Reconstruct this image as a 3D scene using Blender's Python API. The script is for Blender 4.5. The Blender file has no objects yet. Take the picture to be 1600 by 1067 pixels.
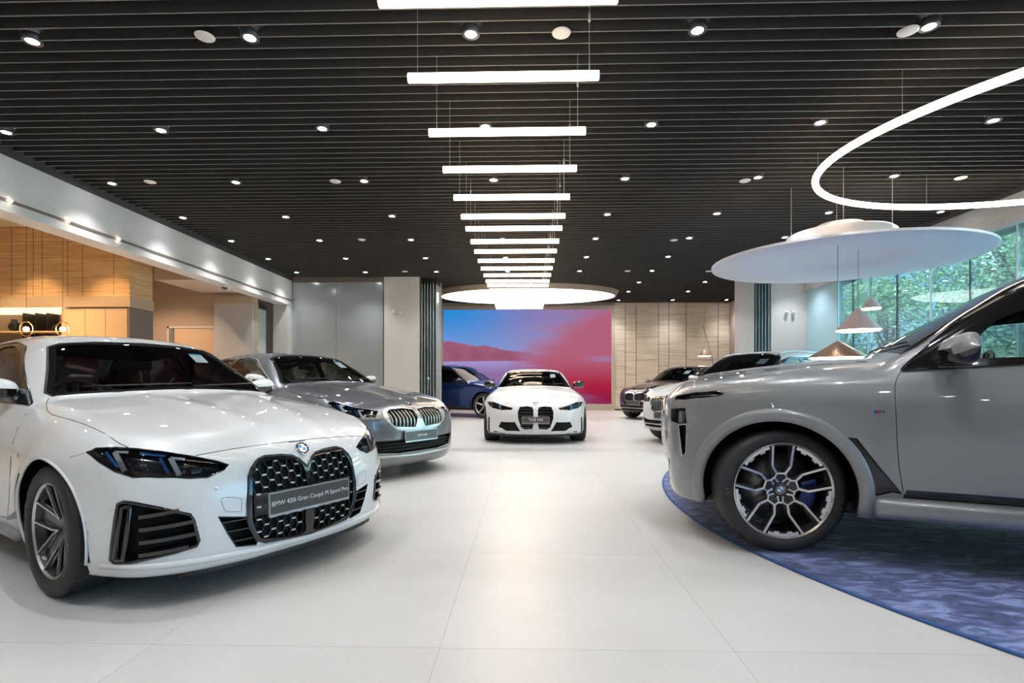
import bpy, bmesh, math, random
import numpy as np
from mathutils import Vector, Matrix
random.seed(7); RNG = np.random.default_rng(7)
sc = bpy.context.scene
# ---------- camera ----------
CAM_F, CAM_H, CAM_YAW, HORIZON = 820.0, 1.09, math.radians(1.4), 598.0
cd = bpy.data.cameras.new('camera'); cam = bpy.data.objects.new('camera', cd)
sc.collection.objects.link(cam); sc.camera = cam
cd.sensor_width = 36.0; cd.sensor_fit = 'HORIZONTAL'; cd.lens = CAM_F/1600*36.0
cd.shift_y = (HORIZON-533.5)/1600; cd.clip_start = .05; cd.clip_end = 500
cam.location = (0, 0, CAM_H); cam.rotation_euler = (math.pi/2, 0, CAM_YAW)
# ---------- colour management ----------
vs = sc.view_settings; vs.view_transform = 'Standard'; vs.look = 'None'; vs.gamma = 1; vs.use_curve_mapping = False
vs.exposure = 0.74
# ---------- daylight outside ----------
w = bpy.data.worlds.new('daylight'); sc.world = w; w.use_nodes = True
nt = w.node_tree; bg = nt.nodes['Background']
sky = nt.nodes.new('ShaderNodeTexSky'); sky.sky_type = 'HOSEK_WILKIE'; sky.turbidity = 3.5
sky.sun_direction = (.45, .2, .8)
nt.links.new(sky.outputs[0], bg.inputs[0]); bg.inputs[1].default_value = 13.0
sun_d = bpy.data.lights.new('sun', 'SUN'); sun_d.energy = 40.0; sun_d.angle = .05; sun_d.color = (1, .96, .9)
sun = bpy.data.objects.new('sun', sun_d); sc.collection.objects.link(sun); sun.rotation_euler = (math.radians(10), math.radians(-42), 0)
sc.cycles.use_light_tree = True
sc.cycles.max_bounces = 8; sc.cycles.transparent_max_bounces = 24; sc.cycles.sample_clamp_indirect = 6
sc.cycles.use_denoising = True
try: sc.cycles.denoiser = 'OPENIMAGEDENOISE'
except Exception: pass

# ---------- numeric core (no bpy) : splines, fields, surface nets ----------
def spl(pts):
    """smooth 1-D curve through control points (monotone-limited Hermite)"""
    a = np.array(sorted(pts), float); X = a[:, 0]; Y = a[:, 1]
    d = np.diff(Y) / np.diff(X); n = len(X); m = np.zeros(n)
    m[0] = d[0]; m[-1] = d[-1]
    for i in range(1, n - 1):
        if d[i-1] * d[i] > 0:
            w1 = 2*(X[i+1]-X[i]) + (X[i]-X[i-1]); w2 = (X[i+1]-X[i]) + 2*(X[i]-X[i-1])
            m[i] = (w1+w2) / (w1/d[i-1] + w2/d[i])
    def f(t):
        t = np.asarray(t, float); i = np.clip(np.searchsorted(X, t) - 1, 0, n-2)
        h = X[i+1]-X[i]; u = np.clip((t-X[i])/h, 0, 1)
        r = (2*u**3-3*u**2+1)*Y[i] + (u**3-2*u**2+u)*h*m[i] + (-2*u**3+3*u**2)*Y[i+1] + (u**3-u**2)*h*m[i+1]
        r = np.where(t < X[0], Y[0]+(t-X[0])*m[0], r)
        return np.where(t > X[-1], Y[-1]+(t-X[-1])*m[-1], r)
    return f
def smax(a, b, k):
    h = np.maximum(k-np.abs(a-b), 0)/k
    return np.maximum(a, b) + h*h*k*0.25
def smin(a, b, k): return -smax(-a, -b, k)

def make_field(s):
    plan = spl(s['plan']); sect = spl(s['sect']); hood = spl(s['hood']); nose = spl(s['nose'])
    nplan = spl(s['nplan']); tail = spl(s['tail']); tplan = spl(s['tplan']); roof = spl(s['roof'])
    belt = spl(s['belt']); gw = spl(s['gw']); bot = spl(s['bottom'])
    crown = spl(s.get('crown', [(-6, .05), (2, .06)])); tum = s.get('tumble', .5); tc = s.get('tcurve', .25)
    wb = s['wb']; fl = s.get('flare', .02); wr = s['wheel_r']; kx = s.get('wsx', .22)
    rc = s.get('rcrown', .06); dents = s.get('dents', []); bumps = s.get('bumps', [])
    kf = s.get('kfront', .09); ks = s.get('kside', .10)
    def f(P):
        x = P[:, 0]; y = np.abs(P[:, 1]); z = P[:, 2]
        w = plan(x) - sect(z - s.get('sectz', 0)*x)
        for xc in (0., -wb):
            r = np.sqrt((x-xc)**2 + (z-wr)**2)
            w = w + fl*np.exp(-((r-wr*1.12)/.10)**2) + .5*fl*np.exp(-(r/(wr*1.3))**4)
        for (cx, cz, sx, sz, am) in bumps:
            w = w + am*np.exp(-((x-cx)/sx)**2 - ((z-cz)/sz)**2)
        side = (y - w)*.97
        top = z - (hood(x) - crown(x)*(y/.8)**2.2)
        for (y0, wd, am, x0, x1) in s.get('hoodlines', []):
            g = np.clip((x-x0)/.25, 0, 1)*np.clip((x1-x)/.25, 0, 1)
            top = top - am*g*np.exp(-((y-y0-s.get('hlslope', 0)*(x-x0))/wd)**2)
        top = top*.96
        fr = (x - (nose(z) - nplan(y)))/np.sqrt(1+np.clip((y-.45)*2, 0, 1.3)**2)
        for (cx, cz, sx, sz, am) in dents:      # shallow recesses pressed into the nose
            fr = fr + am*np.exp(-(np.abs((y-cx)/sx))**6 - (np.abs((z-cz)/sz))**6)
        rr = ((tail(z) + tplan(y)) - x)/np.sqrt(1+np.clip((y-.45)*2, 0, 1.3)**2)
        b = bot(x) - z
        low = smax(side, top, ks); low = smax(low, fr, kf); low = smax(low, rr, .1); low = smax(low, b, .04)
        xe = np.where(x > s['xmid'], x + kx*y*y, x - kx*y*y)
        e = .02
        sl = (roof(xe+e)-roof(xe-e))/(2*e)
        g1 = (z - roof(xe) + rc*(y/.6)**s.get('rexp', 2.2))/np.sqrt(1+sl*sl)
        dz = z - belt(x)
        g2 = (y - (gw(x) - tum*dz - tc*dz*np.abs(dz)))*.9
        g = smax(g1, g2, s.get('kroof', .10)); g = smax(g, belt(x) - .10 - z, .03)
        return smin(low, g, s.get('kbelt', .03))
    return f
def grad(f, P, e=.002):
    g = np.zeros_like(P)
    for i in range(3):
        d = np.zeros(3); d[i] = e
        g[:, i] = f(P+d)-f(P-d)
    return g/(np.linalg.norm(g, axis=1, keepdims=True)+1e-9)
def project(f, P, it=4, lim=.03):
    P = P.copy()
    for _ in range(it):
        v = f(P); e = .002; g = np.zeros_like(P)
        for i in range(3):
            d = np.zeros(3); d[i] = e
            g[:, i] = (f(P+d)-f(P-d))/(2*e)
        s = (g*g).sum(1)+1e-6
        P -= np.clip(v/s, -lim, lim)[:, None]*g
    return P
def surface_nets(f, lo, hi, h):
    n = [int(math.ceil((hi[i]-lo[i])/h))+1 for i in range(3)]
    ax = [lo[i]+h*np.arange(n[i]) for i in range(3)]
    G = np.empty(n, np.float32)
    for i in range(n[0]):
        Y, Z = np.meshgrid(ax[1], ax[2], indexing='ij')
        P = np.stack([np.full(Y.size, ax[0][i]), Y.ravel(), Z.ravel()], 1)
        G[i] = f(P).reshape(n[1], n[2])
    S = G < 0
    acc = np.zeros([n[0]-1, n[1]-1, n[2]-1, 3]); cnt = np.zeros([n[0]-1, n[1]-1, n[2]-1])
    for a in range(3):
        b, c = [q for q in range(3) if q != a]
        sl0 = [slice(None)]*3; sl1 = [slice(None)]*3
        sl0[a] = slice(0, -1); sl1[a] = slice(1, None)
        g0 = G[tuple(sl0)]; g1 = G[tuple(sl1)]; cr = S[tuple(sl0)] != S[tuple(sl1)]
        idx = np.argwhere(cr); t = g0[cr]/(g0[cr]-g1[cr]); pt = idx.astype(float); pt[:, a] += t
        for db in (0, -1):
            for dc in (0, -1):
                ii = idx.copy(); ii[:, b] += db; ii[:, c] += dc
                ok = ((ii >= 0).all(1)) & (ii[:, 0] < n[0]-1) & (ii[:, 1] < n[1]-1) & (ii[:, 2] < n[2]-1)
                np.add.at(acc, tuple(ii[ok].T), pt[ok]); np.add.at(cnt, tuple(ii[ok].T), 1)
    act = cnt > 0; vid = -np.ones(cnt.shape, int); vid[act] = np.arange(act.sum())
    V = acc[act]/cnt[act][:, None]*h + np.array(lo)
    F = []
    for a in range(3):
        b, c = (a+1) % 3, (a+2) % 3
        sl0 = [slice(None)]*3; sl1 = [slice(None)]*3
        sl0[a] = slice(0, -1); sl1[a] = slice(1, None)
        s0 = S[tuple(sl0)]; cr = s0 != S[tuple(sl1)]
        idx = np.argwhere(cr); ins = s0[cr]
        ok = (idx[:, b] > 0) & (idx[:, c] > 0) & (idx[:, b] < n[b]-1) & (idx[:, c] < n[c]-1)
        idx = idx[ok]; ins = ins[ok]
        q = []
        for (db, dc) in ((-1, -1), (0, -1), (0, 0), (-1, 0)):
            ii = idx.copy(); ii[:, b] += db; ii[:, c] += dc
            q.append(vid[tuple(ii.T)])
        q = np.stack(q, 1); q[~ins] = q[~ins][:, ::-1]
        F.append(q)
    return V, np.concatenate(F)

# ---------- mesh helpers ----------
COL = sc.collection
def new_obj(name, me, mat=None, parent=None, smooth=True):
    o = bpy.data.objects.new(name, me); COL.objects.link(o)
    if mat is not None:
        for m in (mat if isinstance(mat, (list, tuple)) else [mat]): me.materials.append(m)
    if parent is not None: o.parent = parent
    return o
def from_vf(name, V, F, mat=None, parent=None, smooth=True, mats=None):
    me = bpy.data.meshes.new(name)
    me.from_pydata([tuple(v) for v in V], [], [tuple(f) for f in F]); me.update()
    if smooth: me.polygons.foreach_set('use_smooth', [True]*len(me.polygons))
    if mats is not None: me.polygons.foreach_set('material_index', mats)
    return new_obj(name, me, mat, parent)
class MB:
    """collects primitive shapes into one mesh"""
    def __init__(s): s.V = []; s.F = []; s.M = []; s.m = 0
    def add(s, V, F):
        b = len(s.V); s.V += [tuple(float(c) for c in v) for v in V]; s.F += [tuple(i+b for i in f) for f in F]; s.M += [s.m]*len(F); return s
    def box(s, lo, hi, M=None):
        (x0, y0, z0), (x1, y1, z1) = lo, hi
        V = [(x0,y0,z0),(x1,y0,z0),(x1,y1,z0),(x0,y1,z0),(x0,y0,z1),(x1,y0,z1),(x1,y1,z1),(x0,y1,z1)]
        if M is not None: V = [tuple(M @ Vector(v)) for v in V]
        return s.add(V, [(0,3,2,1),(4,5,6,7),(0,1,5,4),(1,2,6,5),(2,3,7,6),(3,0,4,7)])
    def rbox(s, lo, hi, r, M=None):
        """box with rounded vertical edges softened by an inset rim"""
        lo = np.array(lo, float); hi = np.array(hi, float); r = min(r, .49*min(hi-lo))
        bm = bmesh.new(); bmesh.ops.create_cube(bm, size=1)
        for v in bm.verts: v.co = Vector([lo[i]+(v.co[i]+.5)*(hi[i]-lo[i]) for i in range(3)])
        bmesh.ops.bevel(bm, geom=bm.edges[:], offset=r, segments=3, profile=.5, affect='EDGES')
        return s.bm(bm, M)
    def bm(s, bm, M=None):
        bm.verts.index_update()
        V = [(M @ v.co) if M is not None else v.co for v in bm.verts]
        s.add(V, [[v.index for v in f.verts] for f in bm.faces]); bm.free(); return s
    def prism(s, poly, z0, z1, M=None):
        n = len(poly); V = [(p[0], p[1], z0) for p in poly]+[(p[0], p[1], z1) for p in poly]
        if M is not None: V = [tuple(M @ Vector(v)) for v in V]
        return s.add(V, [tuple(range(n))[::-1], tuple(range(n, 2*n))]+[(i, (i+1) % n, n+(i+1) % n, n+i) for i in range(n)])
    def lathe(s, prof, n=32, M=None, a0=0, a1=2*math.pi, closed=False):
        """profile of (r, h) turned about local Z"""
        full = abs(a1-a0-2*math.pi) < 1e-6; k = n if full else n+1; m = len(prof)
        V = []
        for i in range(k):
            a = a0+(a1-a0)*i/n
            for (r, h) in prof: V.append((r*math.cos(a), r*math.sin(a), h))
        if M is not None: V = [tuple(M @ Vector(v)) for v in V]
        F = []
        for i in range(n):
            j = (i+1) % k
            for q in range(m if closed else m-1):
                p = (q+1) % m
                F.append((i*m+q, j*m+q, j*m+p, i*m+p))
        return s.add(V, F)
    def tube(s, pts, r, n=8, closed=False, M=None, sx=1.0):
        P = [Vector(p) for p in pts]; k = len(P); rr = r if hasattr(r, '__len__') else [r]*k
        V = []; up = None
        for i in range(k):
            a = P[(i-1) % k] if (closed or i > 0) else P[i]; b = P[(i+1) % k] if (closed or i < k-1) else P[i]
            t = (b-a).normalized() if (b-a).length > 1e-9 else Vector((0,0,1))
            if up is None: up = t.orthogonal().normalized()
            up = (up - t*up.dot(t)); up = up.normalized() if up.length > 1e-6 else t.orthogonal().normalized()
            w_ = t.cross(up)
            for j in range(n):
                c = 2*math.pi*j/n; V.append(P[i]+up*math.cos(c)*rr[i]*sx+w_*math.sin(c)*rr[i])
        if M is not None: V = [M @ v for v in V]
        F = []
        for i in range(k if closed else k-1):
            i2 = (i+1) % k
            for j in range(n): F.append((i*n+j, i*n+(j+1) % n, i2*n+(j+1) % n, i2*n+j))
        if not closed: F += [tuple(range(n))[::-1], tuple((k-1)*n+j for j in range(n))]
        return s.add(V, F)
    def bar(s, a, b, wd, th, up=(0, 0, 1), M=None):
        """rectangular bar from a to b, wd across, th along up"""
        a = Vector(a); b = Vector(b); t = (b-a).normalized(); u = Vector(up); u = (u-t*u.dot(t)).normalized(); v = t.cross(u)
        V = []
        for p in (a, b):
            for (i, j) in ((-1,-1),(1,-1),(1,1),(-1,1)): V.append(p+v*wd/2*i+u*th/2*j)
        if M is not None: V = [M @ q for q in V]
        return s.add(V, [(0,3,2,1),(4,5,6,7),(0,1,5,4),(1,2,6,5),(2,3,7,6),(3,0,4,7)])
    def sweep(s, P, A, B, wa, wb):
        """rectangular section carried along P; A and B give the two cross directions at each point"""
        k = len(P); V = []
        for p, a, b in zip(P, A, B):
            p = np.array(p, float); a = np.array(a, float); b = np.array(b, float)
            for (i, j) in ((-1, -1), (1, -1), (1, 1), (-1, 1)): V.append(p+a*wa/2*i+b*wb/2*j)
        F = [(q*4+j, q*4+(j+1) % 4, (q+1)*4+(j+1) % 4, (q+1)*4+j) for q in range(k-1) for j in range(4)]+[(3, 2, 1, 0), tuple((k-1)*4+j for j in range(4))]
        return s.add(V, F)
    def build(s, name, mat=None, parent=None, smooth=False, angle=None):
        o = from_vf(name, s.V, s.F, mat, parent, smooth, s.M if isinstance(mat, (list, tuple)) else None)
        if angle is not None:
            o.data.polygons.foreach_set('use_smooth', [True]*len(o.data.polygons))
            sharp_by_angle(o.data, angle)
        return o
def sharp_by_angle(me, deg):
    bm = bmesh.new(); bm.from_mesh(me); lim = math.radians(deg)
    for e in bm.edges:
        e.smooth = not (len(e.link_faces) != 2 or e.calc_face_angle(0) > lim)
    bm.to_mesh(me); bm.free()
def empty(name, loc=(0, 0, 0), rz=0, label=None, cat=None, group=None, parent=None):
    o = bpy.data.objects.new(name, None); COL.objects.link(o); o.location = loc; o.rotation_euler = (0, 0, rz); o.empty_display_size = .1
    if parent: o.parent = parent
    tag(o, label, cat, group); return o
def tag(o, label=None, cat=None, group=None, kind=None):
    if label: o['label'] = label
    if cat: o['category'] = cat
    if group: o['group'] = group
    if kind: o['kind'] = kind
    return o
def copy_tree(o, parent=None):
    c = o.copy(); COL.objects.link(c)
    if parent is not None: c.parent = parent
    for ch in [q for q in bpy.data.objects if q.parent == o]: copy_tree(ch, c)
    return c
def round_poly(P, r=.02, n=4):
    out = []; k = len(P); P = [np.array(p, float) for p in P]
    for i in range(k):
        a, b, c = P[i-1], P[i], P[(i+1) % k]
        la = np.linalg.norm(a-b); lc = np.linalg.norm(c-b); q = min(r, .45*la, .45*lc)
        p0 = b+(a-b)/la*q; p1 = b+(c-b)/lc*q
        for j in range(n+1):
            t = j/n; out.append((1-t)**2*p0+2*t*(1-t)*b+t*t*p1)
    return out
def smooth_loop(P, n=4, closed=True):
    """centripetal-ish Catmull-Rom through points"""
    P = [np.array(p, float) for p in P]; k = len(P); out = []
    for i in range(k if closed else k-1):
        p0 = P[i-1] if (closed or i > 0) else P[i]; p1 = P[i]; p2 = P[(i+1) % k]; p3 = P[(i+2) % k] if (closed or i < k-2) else P[i+1]
        for j in range(n):
            t = j/n
            out.append(.5*((2*p1)+(-p0+p2)*t+(2*p0-5*p1+4*p2-p3)*t*t+(-p0+3*p1-3*p2+p3)*t**3))
    if not closed: out.append(P[-1])
    return out
def text_mesh(body, size, depth=.001, align='CENTER', bold=0.0):
    cu = bpy.data.curves.new('lettering', 'FONT'); cu.body = body; cu.size = size; cu.align_x = align; cu.align_y = 'CENTER'; cu.extrude = depth; cu.offset = bold
    o = bpy.data.objects.new('lettering', cu); COL.objects.link(o)
    me = bpy.data.meshes.new_from_object(o); bpy.data.objects.remove(o); bpy.data.curves.remove(cu)
    V = [tuple(v.co) for v in me.vertices]; F = [tuple(p.vertices) for p in me.polygons]; bpy.data.meshes.remove(me)
    return V, F
# ---------- materials ----------
MAT = {}
def principled(name, col, rough=.5, metal=0., coat=0., spec=.5, emit=None, es=0., coat_rough=.03, noise=None, bump=None, sheen=0.):
    if name in MAT: return MAT[name]
    m = bpy.data.materials.new(name); m.use_nodes = True; t = m.node_tree; b = t.nodes['Principled BSDF']
    b.inputs['Base Color'].default_value = (*col, 1); b.inputs['Roughness'].default_value = rough; b.inputs['Metallic'].default_value = metal
    b.inputs['Coat Weight'].default_value = coat; b.inputs['Coat Roughness'].default_value = coat_rough; b.inputs['Specular IOR Level'].default_value = spec
    if sheen: b.inputs['Sheen Weight'].default_value = sheen
    if emit: b.inputs['Emission Color'].default_value = (*emit, 1); b.inputs['Emission Strength'].default_value = es
    if noise:   # (scale, amount)
        tc = t.nodes.new('ShaderNodeTexCoord'); n = t.nodes.new('ShaderNodeTexNoise'); n.inputs['Scale'].default_value = noise[0]; n.inputs['Detail'].default_value = 5
        mx = t.nodes.new('ShaderNodeMix'); mx.data_type = 'RGBA'; mx.inputs[6].default_value = (*[c*(1-noise[1]) for c in col], 1); mx.inputs[7].default_value = (*[min(1, c*(1+noise[1])) for c in col], 1)
        t.links.new(tc.outputs['Object'], n.inputs['Vector']); t.links.new(n.outputs['Fac'], mx.inputs[0]); t.links.new(mx.outputs[2], b.inputs['Base Color'])
    if bump:
        tc = t.nodes.new('ShaderNodeTexCoord'); n = t.nodes.new('ShaderNodeTexNoise'); n.inputs['Scale'].default_value = bump[0]; n.inputs['Detail'].default_value = 4
        bp = t.nodes.new('ShaderNodeBump'); bp.inputs['Strength'].default_value = bump[1]; bp.inputs['Distance'].default_value = .01
        t.links.new(tc.outputs['Object'], n.inputs['Vector']); t.links.new(n.outputs['Fac'], bp.inputs['Height']); t.links.new(bp.outputs[0], b.inputs['Normal'])
    MAT[name] = m; return m
def pane_glass(name, tint=(.6, .7, .7), refl=1.0, ior=1.5, rough=0.0, milk=0., milkcol=(.8, .9, .92)):
    """thin sheet of glass: tinted see-through with mirror reflections rising at grazing angles"""
    if name in MAT: return MAT[name]
    m = bpy.data.materials.new(name); m.use_nodes = True; t = m.node_tree; t.nodes.clear()
    o = t.nodes.new('ShaderNodeOutputMaterial'); mx = t.nodes.new('ShaderNodeMixShader'); tr = t.nodes.new('ShaderNodeBsdfTransparent'); g = t.nodes.new('ShaderNodeBsdfGlossy')
    fr = t.nodes.new('ShaderNodeFresnel'); fr.inputs[0].default_value = ior
    mu = t.nodes.new('ShaderNodeMath'); mu.operation = 'MULTIPLY'; mu.inputs[1].default_value = refl; mu.use_clamp = True
    tr.inputs[0].default_value = (*tint, 1); g.inputs['Roughness'].default_value = rough
    t.links.new(fr.outputs[0], mu.inputs[0]); t.links.new(mu.outputs[0], mx.inputs[0]); t.links.new(tr.outputs[0], mx.inputs[1]); t.links.new(g.outputs[0], mx.inputs[2]); t.links.new(mx.outputs[0], o.inputs[0])
    if milk > 0:      # faint solar film; its milkiness stands in for the pale wash of reflections
        df = t.nodes.new('ShaderNodeBsdfDiffuse'); tl = t.nodes.new('ShaderNodeBsdfTranslucent'); m2 = t.nodes.new('ShaderNodeMixShader'); m3 = t.nodes.new('ShaderNodeMixShader')
        df.inputs[0].default_value = (*milkcol, 1); tl.inputs[0].default_value = (*milkcol, 1); m3.inputs[0].default_value = milk
        t.links.new(df.outputs[0], m2.inputs[1]); t.links.new(tl.outputs[0], m2.inputs[2]); t.links.new(mx.outputs[0], m3.inputs[1]); t.links.new(m2.outputs[0], m3.inputs[2]); t.links.new(m3.outputs[0], o.inputs[0])
    MAT[name] = m; return m
def paint(name, col, metal=0., rough=.35, coat=1.0, flake=0., face=None):
    m = principled(name, col, rough, metal, coat, coat_rough=.02)
    return m
def lamp_mat(name, col, strength):
    if name in MAT: return MAT[name]
    m = bpy.data.materials.new(name); m.use_nodes = True; t = m.node_tree; t.nodes.clear()
    o = t.nodes.new('ShaderNodeOutputMaterial'); e = t.nodes.new('ShaderNodeEmission'); e.inputs[0].default_value = (*col, 1); e.inputs[1].default_value = strength
    t.links.new(e.outputs[0], o.inputs[0]); MAT[name] = m; return m
BLACK_GLOSS = principled('gloss_black', (.012, .012, .013), .12, 0, .6)
BLACK_PLASTIC = principled('black_plastic', (.018, .018, .018), .45)
DARK_VOID = principled('dark_recess', (.006, .006, .006), .8)
CHROME = principled('chrome', (.82, .82, .82), .12, 1.)
SATIN = principled('satin_aluminium', (.62, .62, .62), .32, 1.)
RUBBER = principled('tyre_rubber', (.022, .021, .021), .62, bump=(120, .15))

# ---------- car shell: field -> mesh, cut into panels, panes and openings ----------
def drop(f, pts, d, start=.5, n=60, span=1.2):
    """slide points along -d until they meet the body surface"""
    P = np.array(pts, float); d = np.array(d, float); d /= np.linalg.norm(d)
    if d.ndim == 1: d = np.tile(d, (len(P), 1))
    s = np.linspace(start, start-span, n); prev = f(P+d*s[0]); lo = np.full(len(P), s[0]); hi = np.full(len(P), s[-1]); done = np.zeros(len(P), bool)
    for k in range(1, n):
        v = f(P+d*s[k]); hit = (~done) & (v < 0)
        hi[hit] = s[k]; lo[hit] = s[k-1]; done |= hit
    for _ in range(14):
        m = (lo+hi)/2; v = f(P+d*m[:, None]); lo = np.where(v >= 0, m, lo); hi = np.where(v < 0, m, hi)
    return P+d*((lo+hi)/2)[:, None], done
def basis(d):
    d = np.array(d, float); d /= np.linalg.norm(d); a = np.array([0, 0, 1.]) if abs(d[2]) < .9 else np.array([1., 0, 0])
    u = np.cross(a, d); u /= np.linalg.norm(u); return u, np.cross(d, u), d
def inside(poly, p):
    x, y = p; c = False; n = len(poly); j = n-1
    for i in range(n):
        xi, yi = poly[i]; xj, yj = poly[j]
        if (yi > y) != (yj > y) and x < (xj-xi)*(y-yi)/(yj-yi)+xi: c = not c
        j = i
    return c
def inside_np(poly, Q):
    x, y = Q[:, 0], Q[:, 1]; c = np.zeros(len(Q), bool); n = len(poly); j = n-1
    for i in range(n):
        xi, yi = poly[i]; xj, yj = poly[j]
        if yi != yj:
            c ^= ((yi > y) != (yj > y)) & (x < (xj-xi)*(y-yi)/(yj-yi)+xi)
        j = i
    return c
class Shell:
    def __init__(s, spec, h):
        s.spec = spec; s.f = make_field(spec); s.h = h; p = spec['plan']
        x1 = max(q[0] for q in spec['nose_ext']) if 'nose_ext' in spec else max(q[1] for q in spec['nose'])+.1
        x0 = min(q[1] for q in spec['tail'])-.15
        V, F = surface_nets(s.f, (x0, -1.13-.37*h, .0), (x1, 1.15, spec.get('top', 1.6)), h)
        V = project(s.f, V, 2)
        s.V = [tuple(v) for v in V]; s.F = [tuple(q) for q in F]; s.R = [0]*len(F)      # vertices, faces, region ids
        s.names = {}
    def _arrays(s):
        V = np.array(s.V); n = len(s.F); C = np.zeros((n, 3)); N = np.zeros((n, 3)); A = np.zeros(n)
        for i, f in enumerate(s.F):
            q = V[list(f)]; C[i] = q.mean(0)
            e = np.cross(q[1]-q[0], q[2]-q[0]) if len(q) == 3 else np.cross(q[2]-q[0], q[3 % len(q)]-q[1])
            N[i] = e/(np.linalg.norm(e)+1e-12)
        return V, C, N
    def cut(s, poly3, d, rid, box=.12, over=None, facing=.05):
        """cut the outline (3-D points, seen along d) into the surface; faces inside get region id"""
        u, v, d = basis(d); P3 = np.array(poly3, float); poly = np.stack([P3@u, P3@v], 1)
        lo = P3.min(0)-box; hi = P3.max(0)+box
        V = np.array(s.V)
        # prefilter faces by box
        F = s.F; cand = []
        Vin = ((V > lo) & (V < hi)).all(1)
        for i, f in enumerate(F):
            if Vin[f[0]] or Vin[f[2]]: cand.append(i)
        # outward facing test by field gradient at centroid
        C = np.array([V[list(F[i])].mean(0) for i in cand])
        if not len(C): print('cut: nothing', rid); return
        G = grad(s.f, C); ok = (G@d) > facing
        cand = [c for c, o in zip(cand, ok) if o]
        work = [(F[c], s.R[c]) for c in cand]; drop_ = set(cand)
        Vl = s.V; P2 = {}
        def p2(i):
            if i not in P2: q = np.array(Vl[i]); P2[i] = (float(q@u), float(q@v))
            return P2[i]
        ecache = {}
        n = len(poly)
        for k in range(n):
            a = poly[k]; b = poly[(k+1) % n]; L = math.hypot(b[0]-a[0], b[1]-a[1])
            if L < 1e-7: continue
            tx, ty = (b[0]-a[0])/L, (b[1]-a[1])/L; out = []
            mg = s.h*.25
            x0, x1 = min(a[0], b[0])-mg, max(a[0], b[0])+mg; y0, y1 = min(a[1], b[1])-mg, max(a[1], b[1])+mg
            for (f, r) in work:
                q = [p2(i) for i in f]
                if max(t[0] for t in q) < x0 or min(t[0] for t in q) > x1 or max(t[1] for t in q) < y0 or min(t[1] for t in q) > y1:
                    out.append((f, r)); continue
                sd = [(t[0]-a[0])*ty-(t[1]-a[1])*tx for t in q]
                eps = s.h*.004
                if not (max(sd) > eps and min(sd) < -eps): out.append((f, r)); continue
                al = [(t[0]-a[0])*tx+(t[1]-a[1])*ty for t in q]
                if max(al) < -mg or min(al) > L+mg: out.append((f, r)); continue
                A_, B_ = [], []; m = len(f)
                for i in range(m):
                    j = (i+1) % m; si, sj = sd[i], sd[j]
                    if si >= -eps: A_.append(f[i])
                    if si <= eps: B_.append(f[i])
                    if (si > eps and sj < -eps) or (si < -eps and sj > eps):
                        key = (min(f[i], f[j]), max(f[i], f[j]), k)
                        if key not in ecache:
                            t = si/(si-sj) if f[i] < f[j] else sj/(sj-si)
                            pa, pb = np.array(Vl[key[0]]), np.array(Vl[key[1]])
                            Vl.append(tuple(pa+(pb-pa)*t)); ecache[key] = len(Vl)-1
                        A_.append(ecache[key]); B_.append(ecache[key])
                if len(A_) >= 3: out.append((tuple(A_), r))
                if len(B_) >= 3: out.append((tuple(B_), r))
            work = out
        C = np.array([np.mean([p2(i) for i in f], 0) for (f, r) in work]); ins = inside_np(poly, C)
        s.F = [f for i, f in enumerate(F) if i not in drop_]; s.R = [r for i, r in enumerate(s.R) if i not in drop_]
        for (f, r), q in zip(work, ins):
            s.F.append(f); s.R.append(rid if (q and (over is None or r in over)) else r)
    def part(s, rids, name, mat, parent, off=0., proj=True, smooth=True):
        """the faces of these regions as a mesh of its own, pushed along the normal by off"""
        rids = set(rids) if hasattr(rids, '__iter__') else {rids}
        fs = [f for f, r in zip(s.F, s.R) if r in rids]
        if not fs: print('empty region', name, rids); return None
        used = sorted({i for f in fs for i in f}); mp = {i: k for k, i in enumerate(used)}
        V = np.array([s.V[i] for i in used])
        if proj: V = project(s.f, V, 1, .01)
        N = grad(s.f, V); V2 = V+N*off
        F = [tuple(mp[i] for i in f) for f in fs]
        me = bpy.data.meshes.new(name); me.from_pydata([tuple(v) for v in V2], [], F); me.update()
        me.polygons.foreach_set('use_smooth', [True]*len(me.polygons))
        try: me.normals_split_custom_set_from_vertices([tuple(q) for q in N])
        except Exception as e: print('normals', e)
        o = new_obj(name, me, mat, parent); return o
def mir(P): return [(p[0], -p[1], p[2]) for p in P]
def trim_line(f, pts, d, r, name, mat, parent, closed=True, off=0., n=6, dense=3, sx=1., dropit=True):
    P = smooth_loop(pts, dense, closed) if dense > 1 else [np.array(p, float) for p in pts]
    if dropit: Q, ok = drop(f, P, d, .15, 40, .4)
    else: Q, ok = np.array(P), np.ones(len(P), bool)
    Q = Q[ok]
    if len(Q) < 3: print('trim fail', name); return None
    Q = Q+grad(f, Q)*off
    return MB().tube([tuple(q) for q in Q], r, n, closed and ok.all(), sx=sx).build(name, mat, parent, True)

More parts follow.
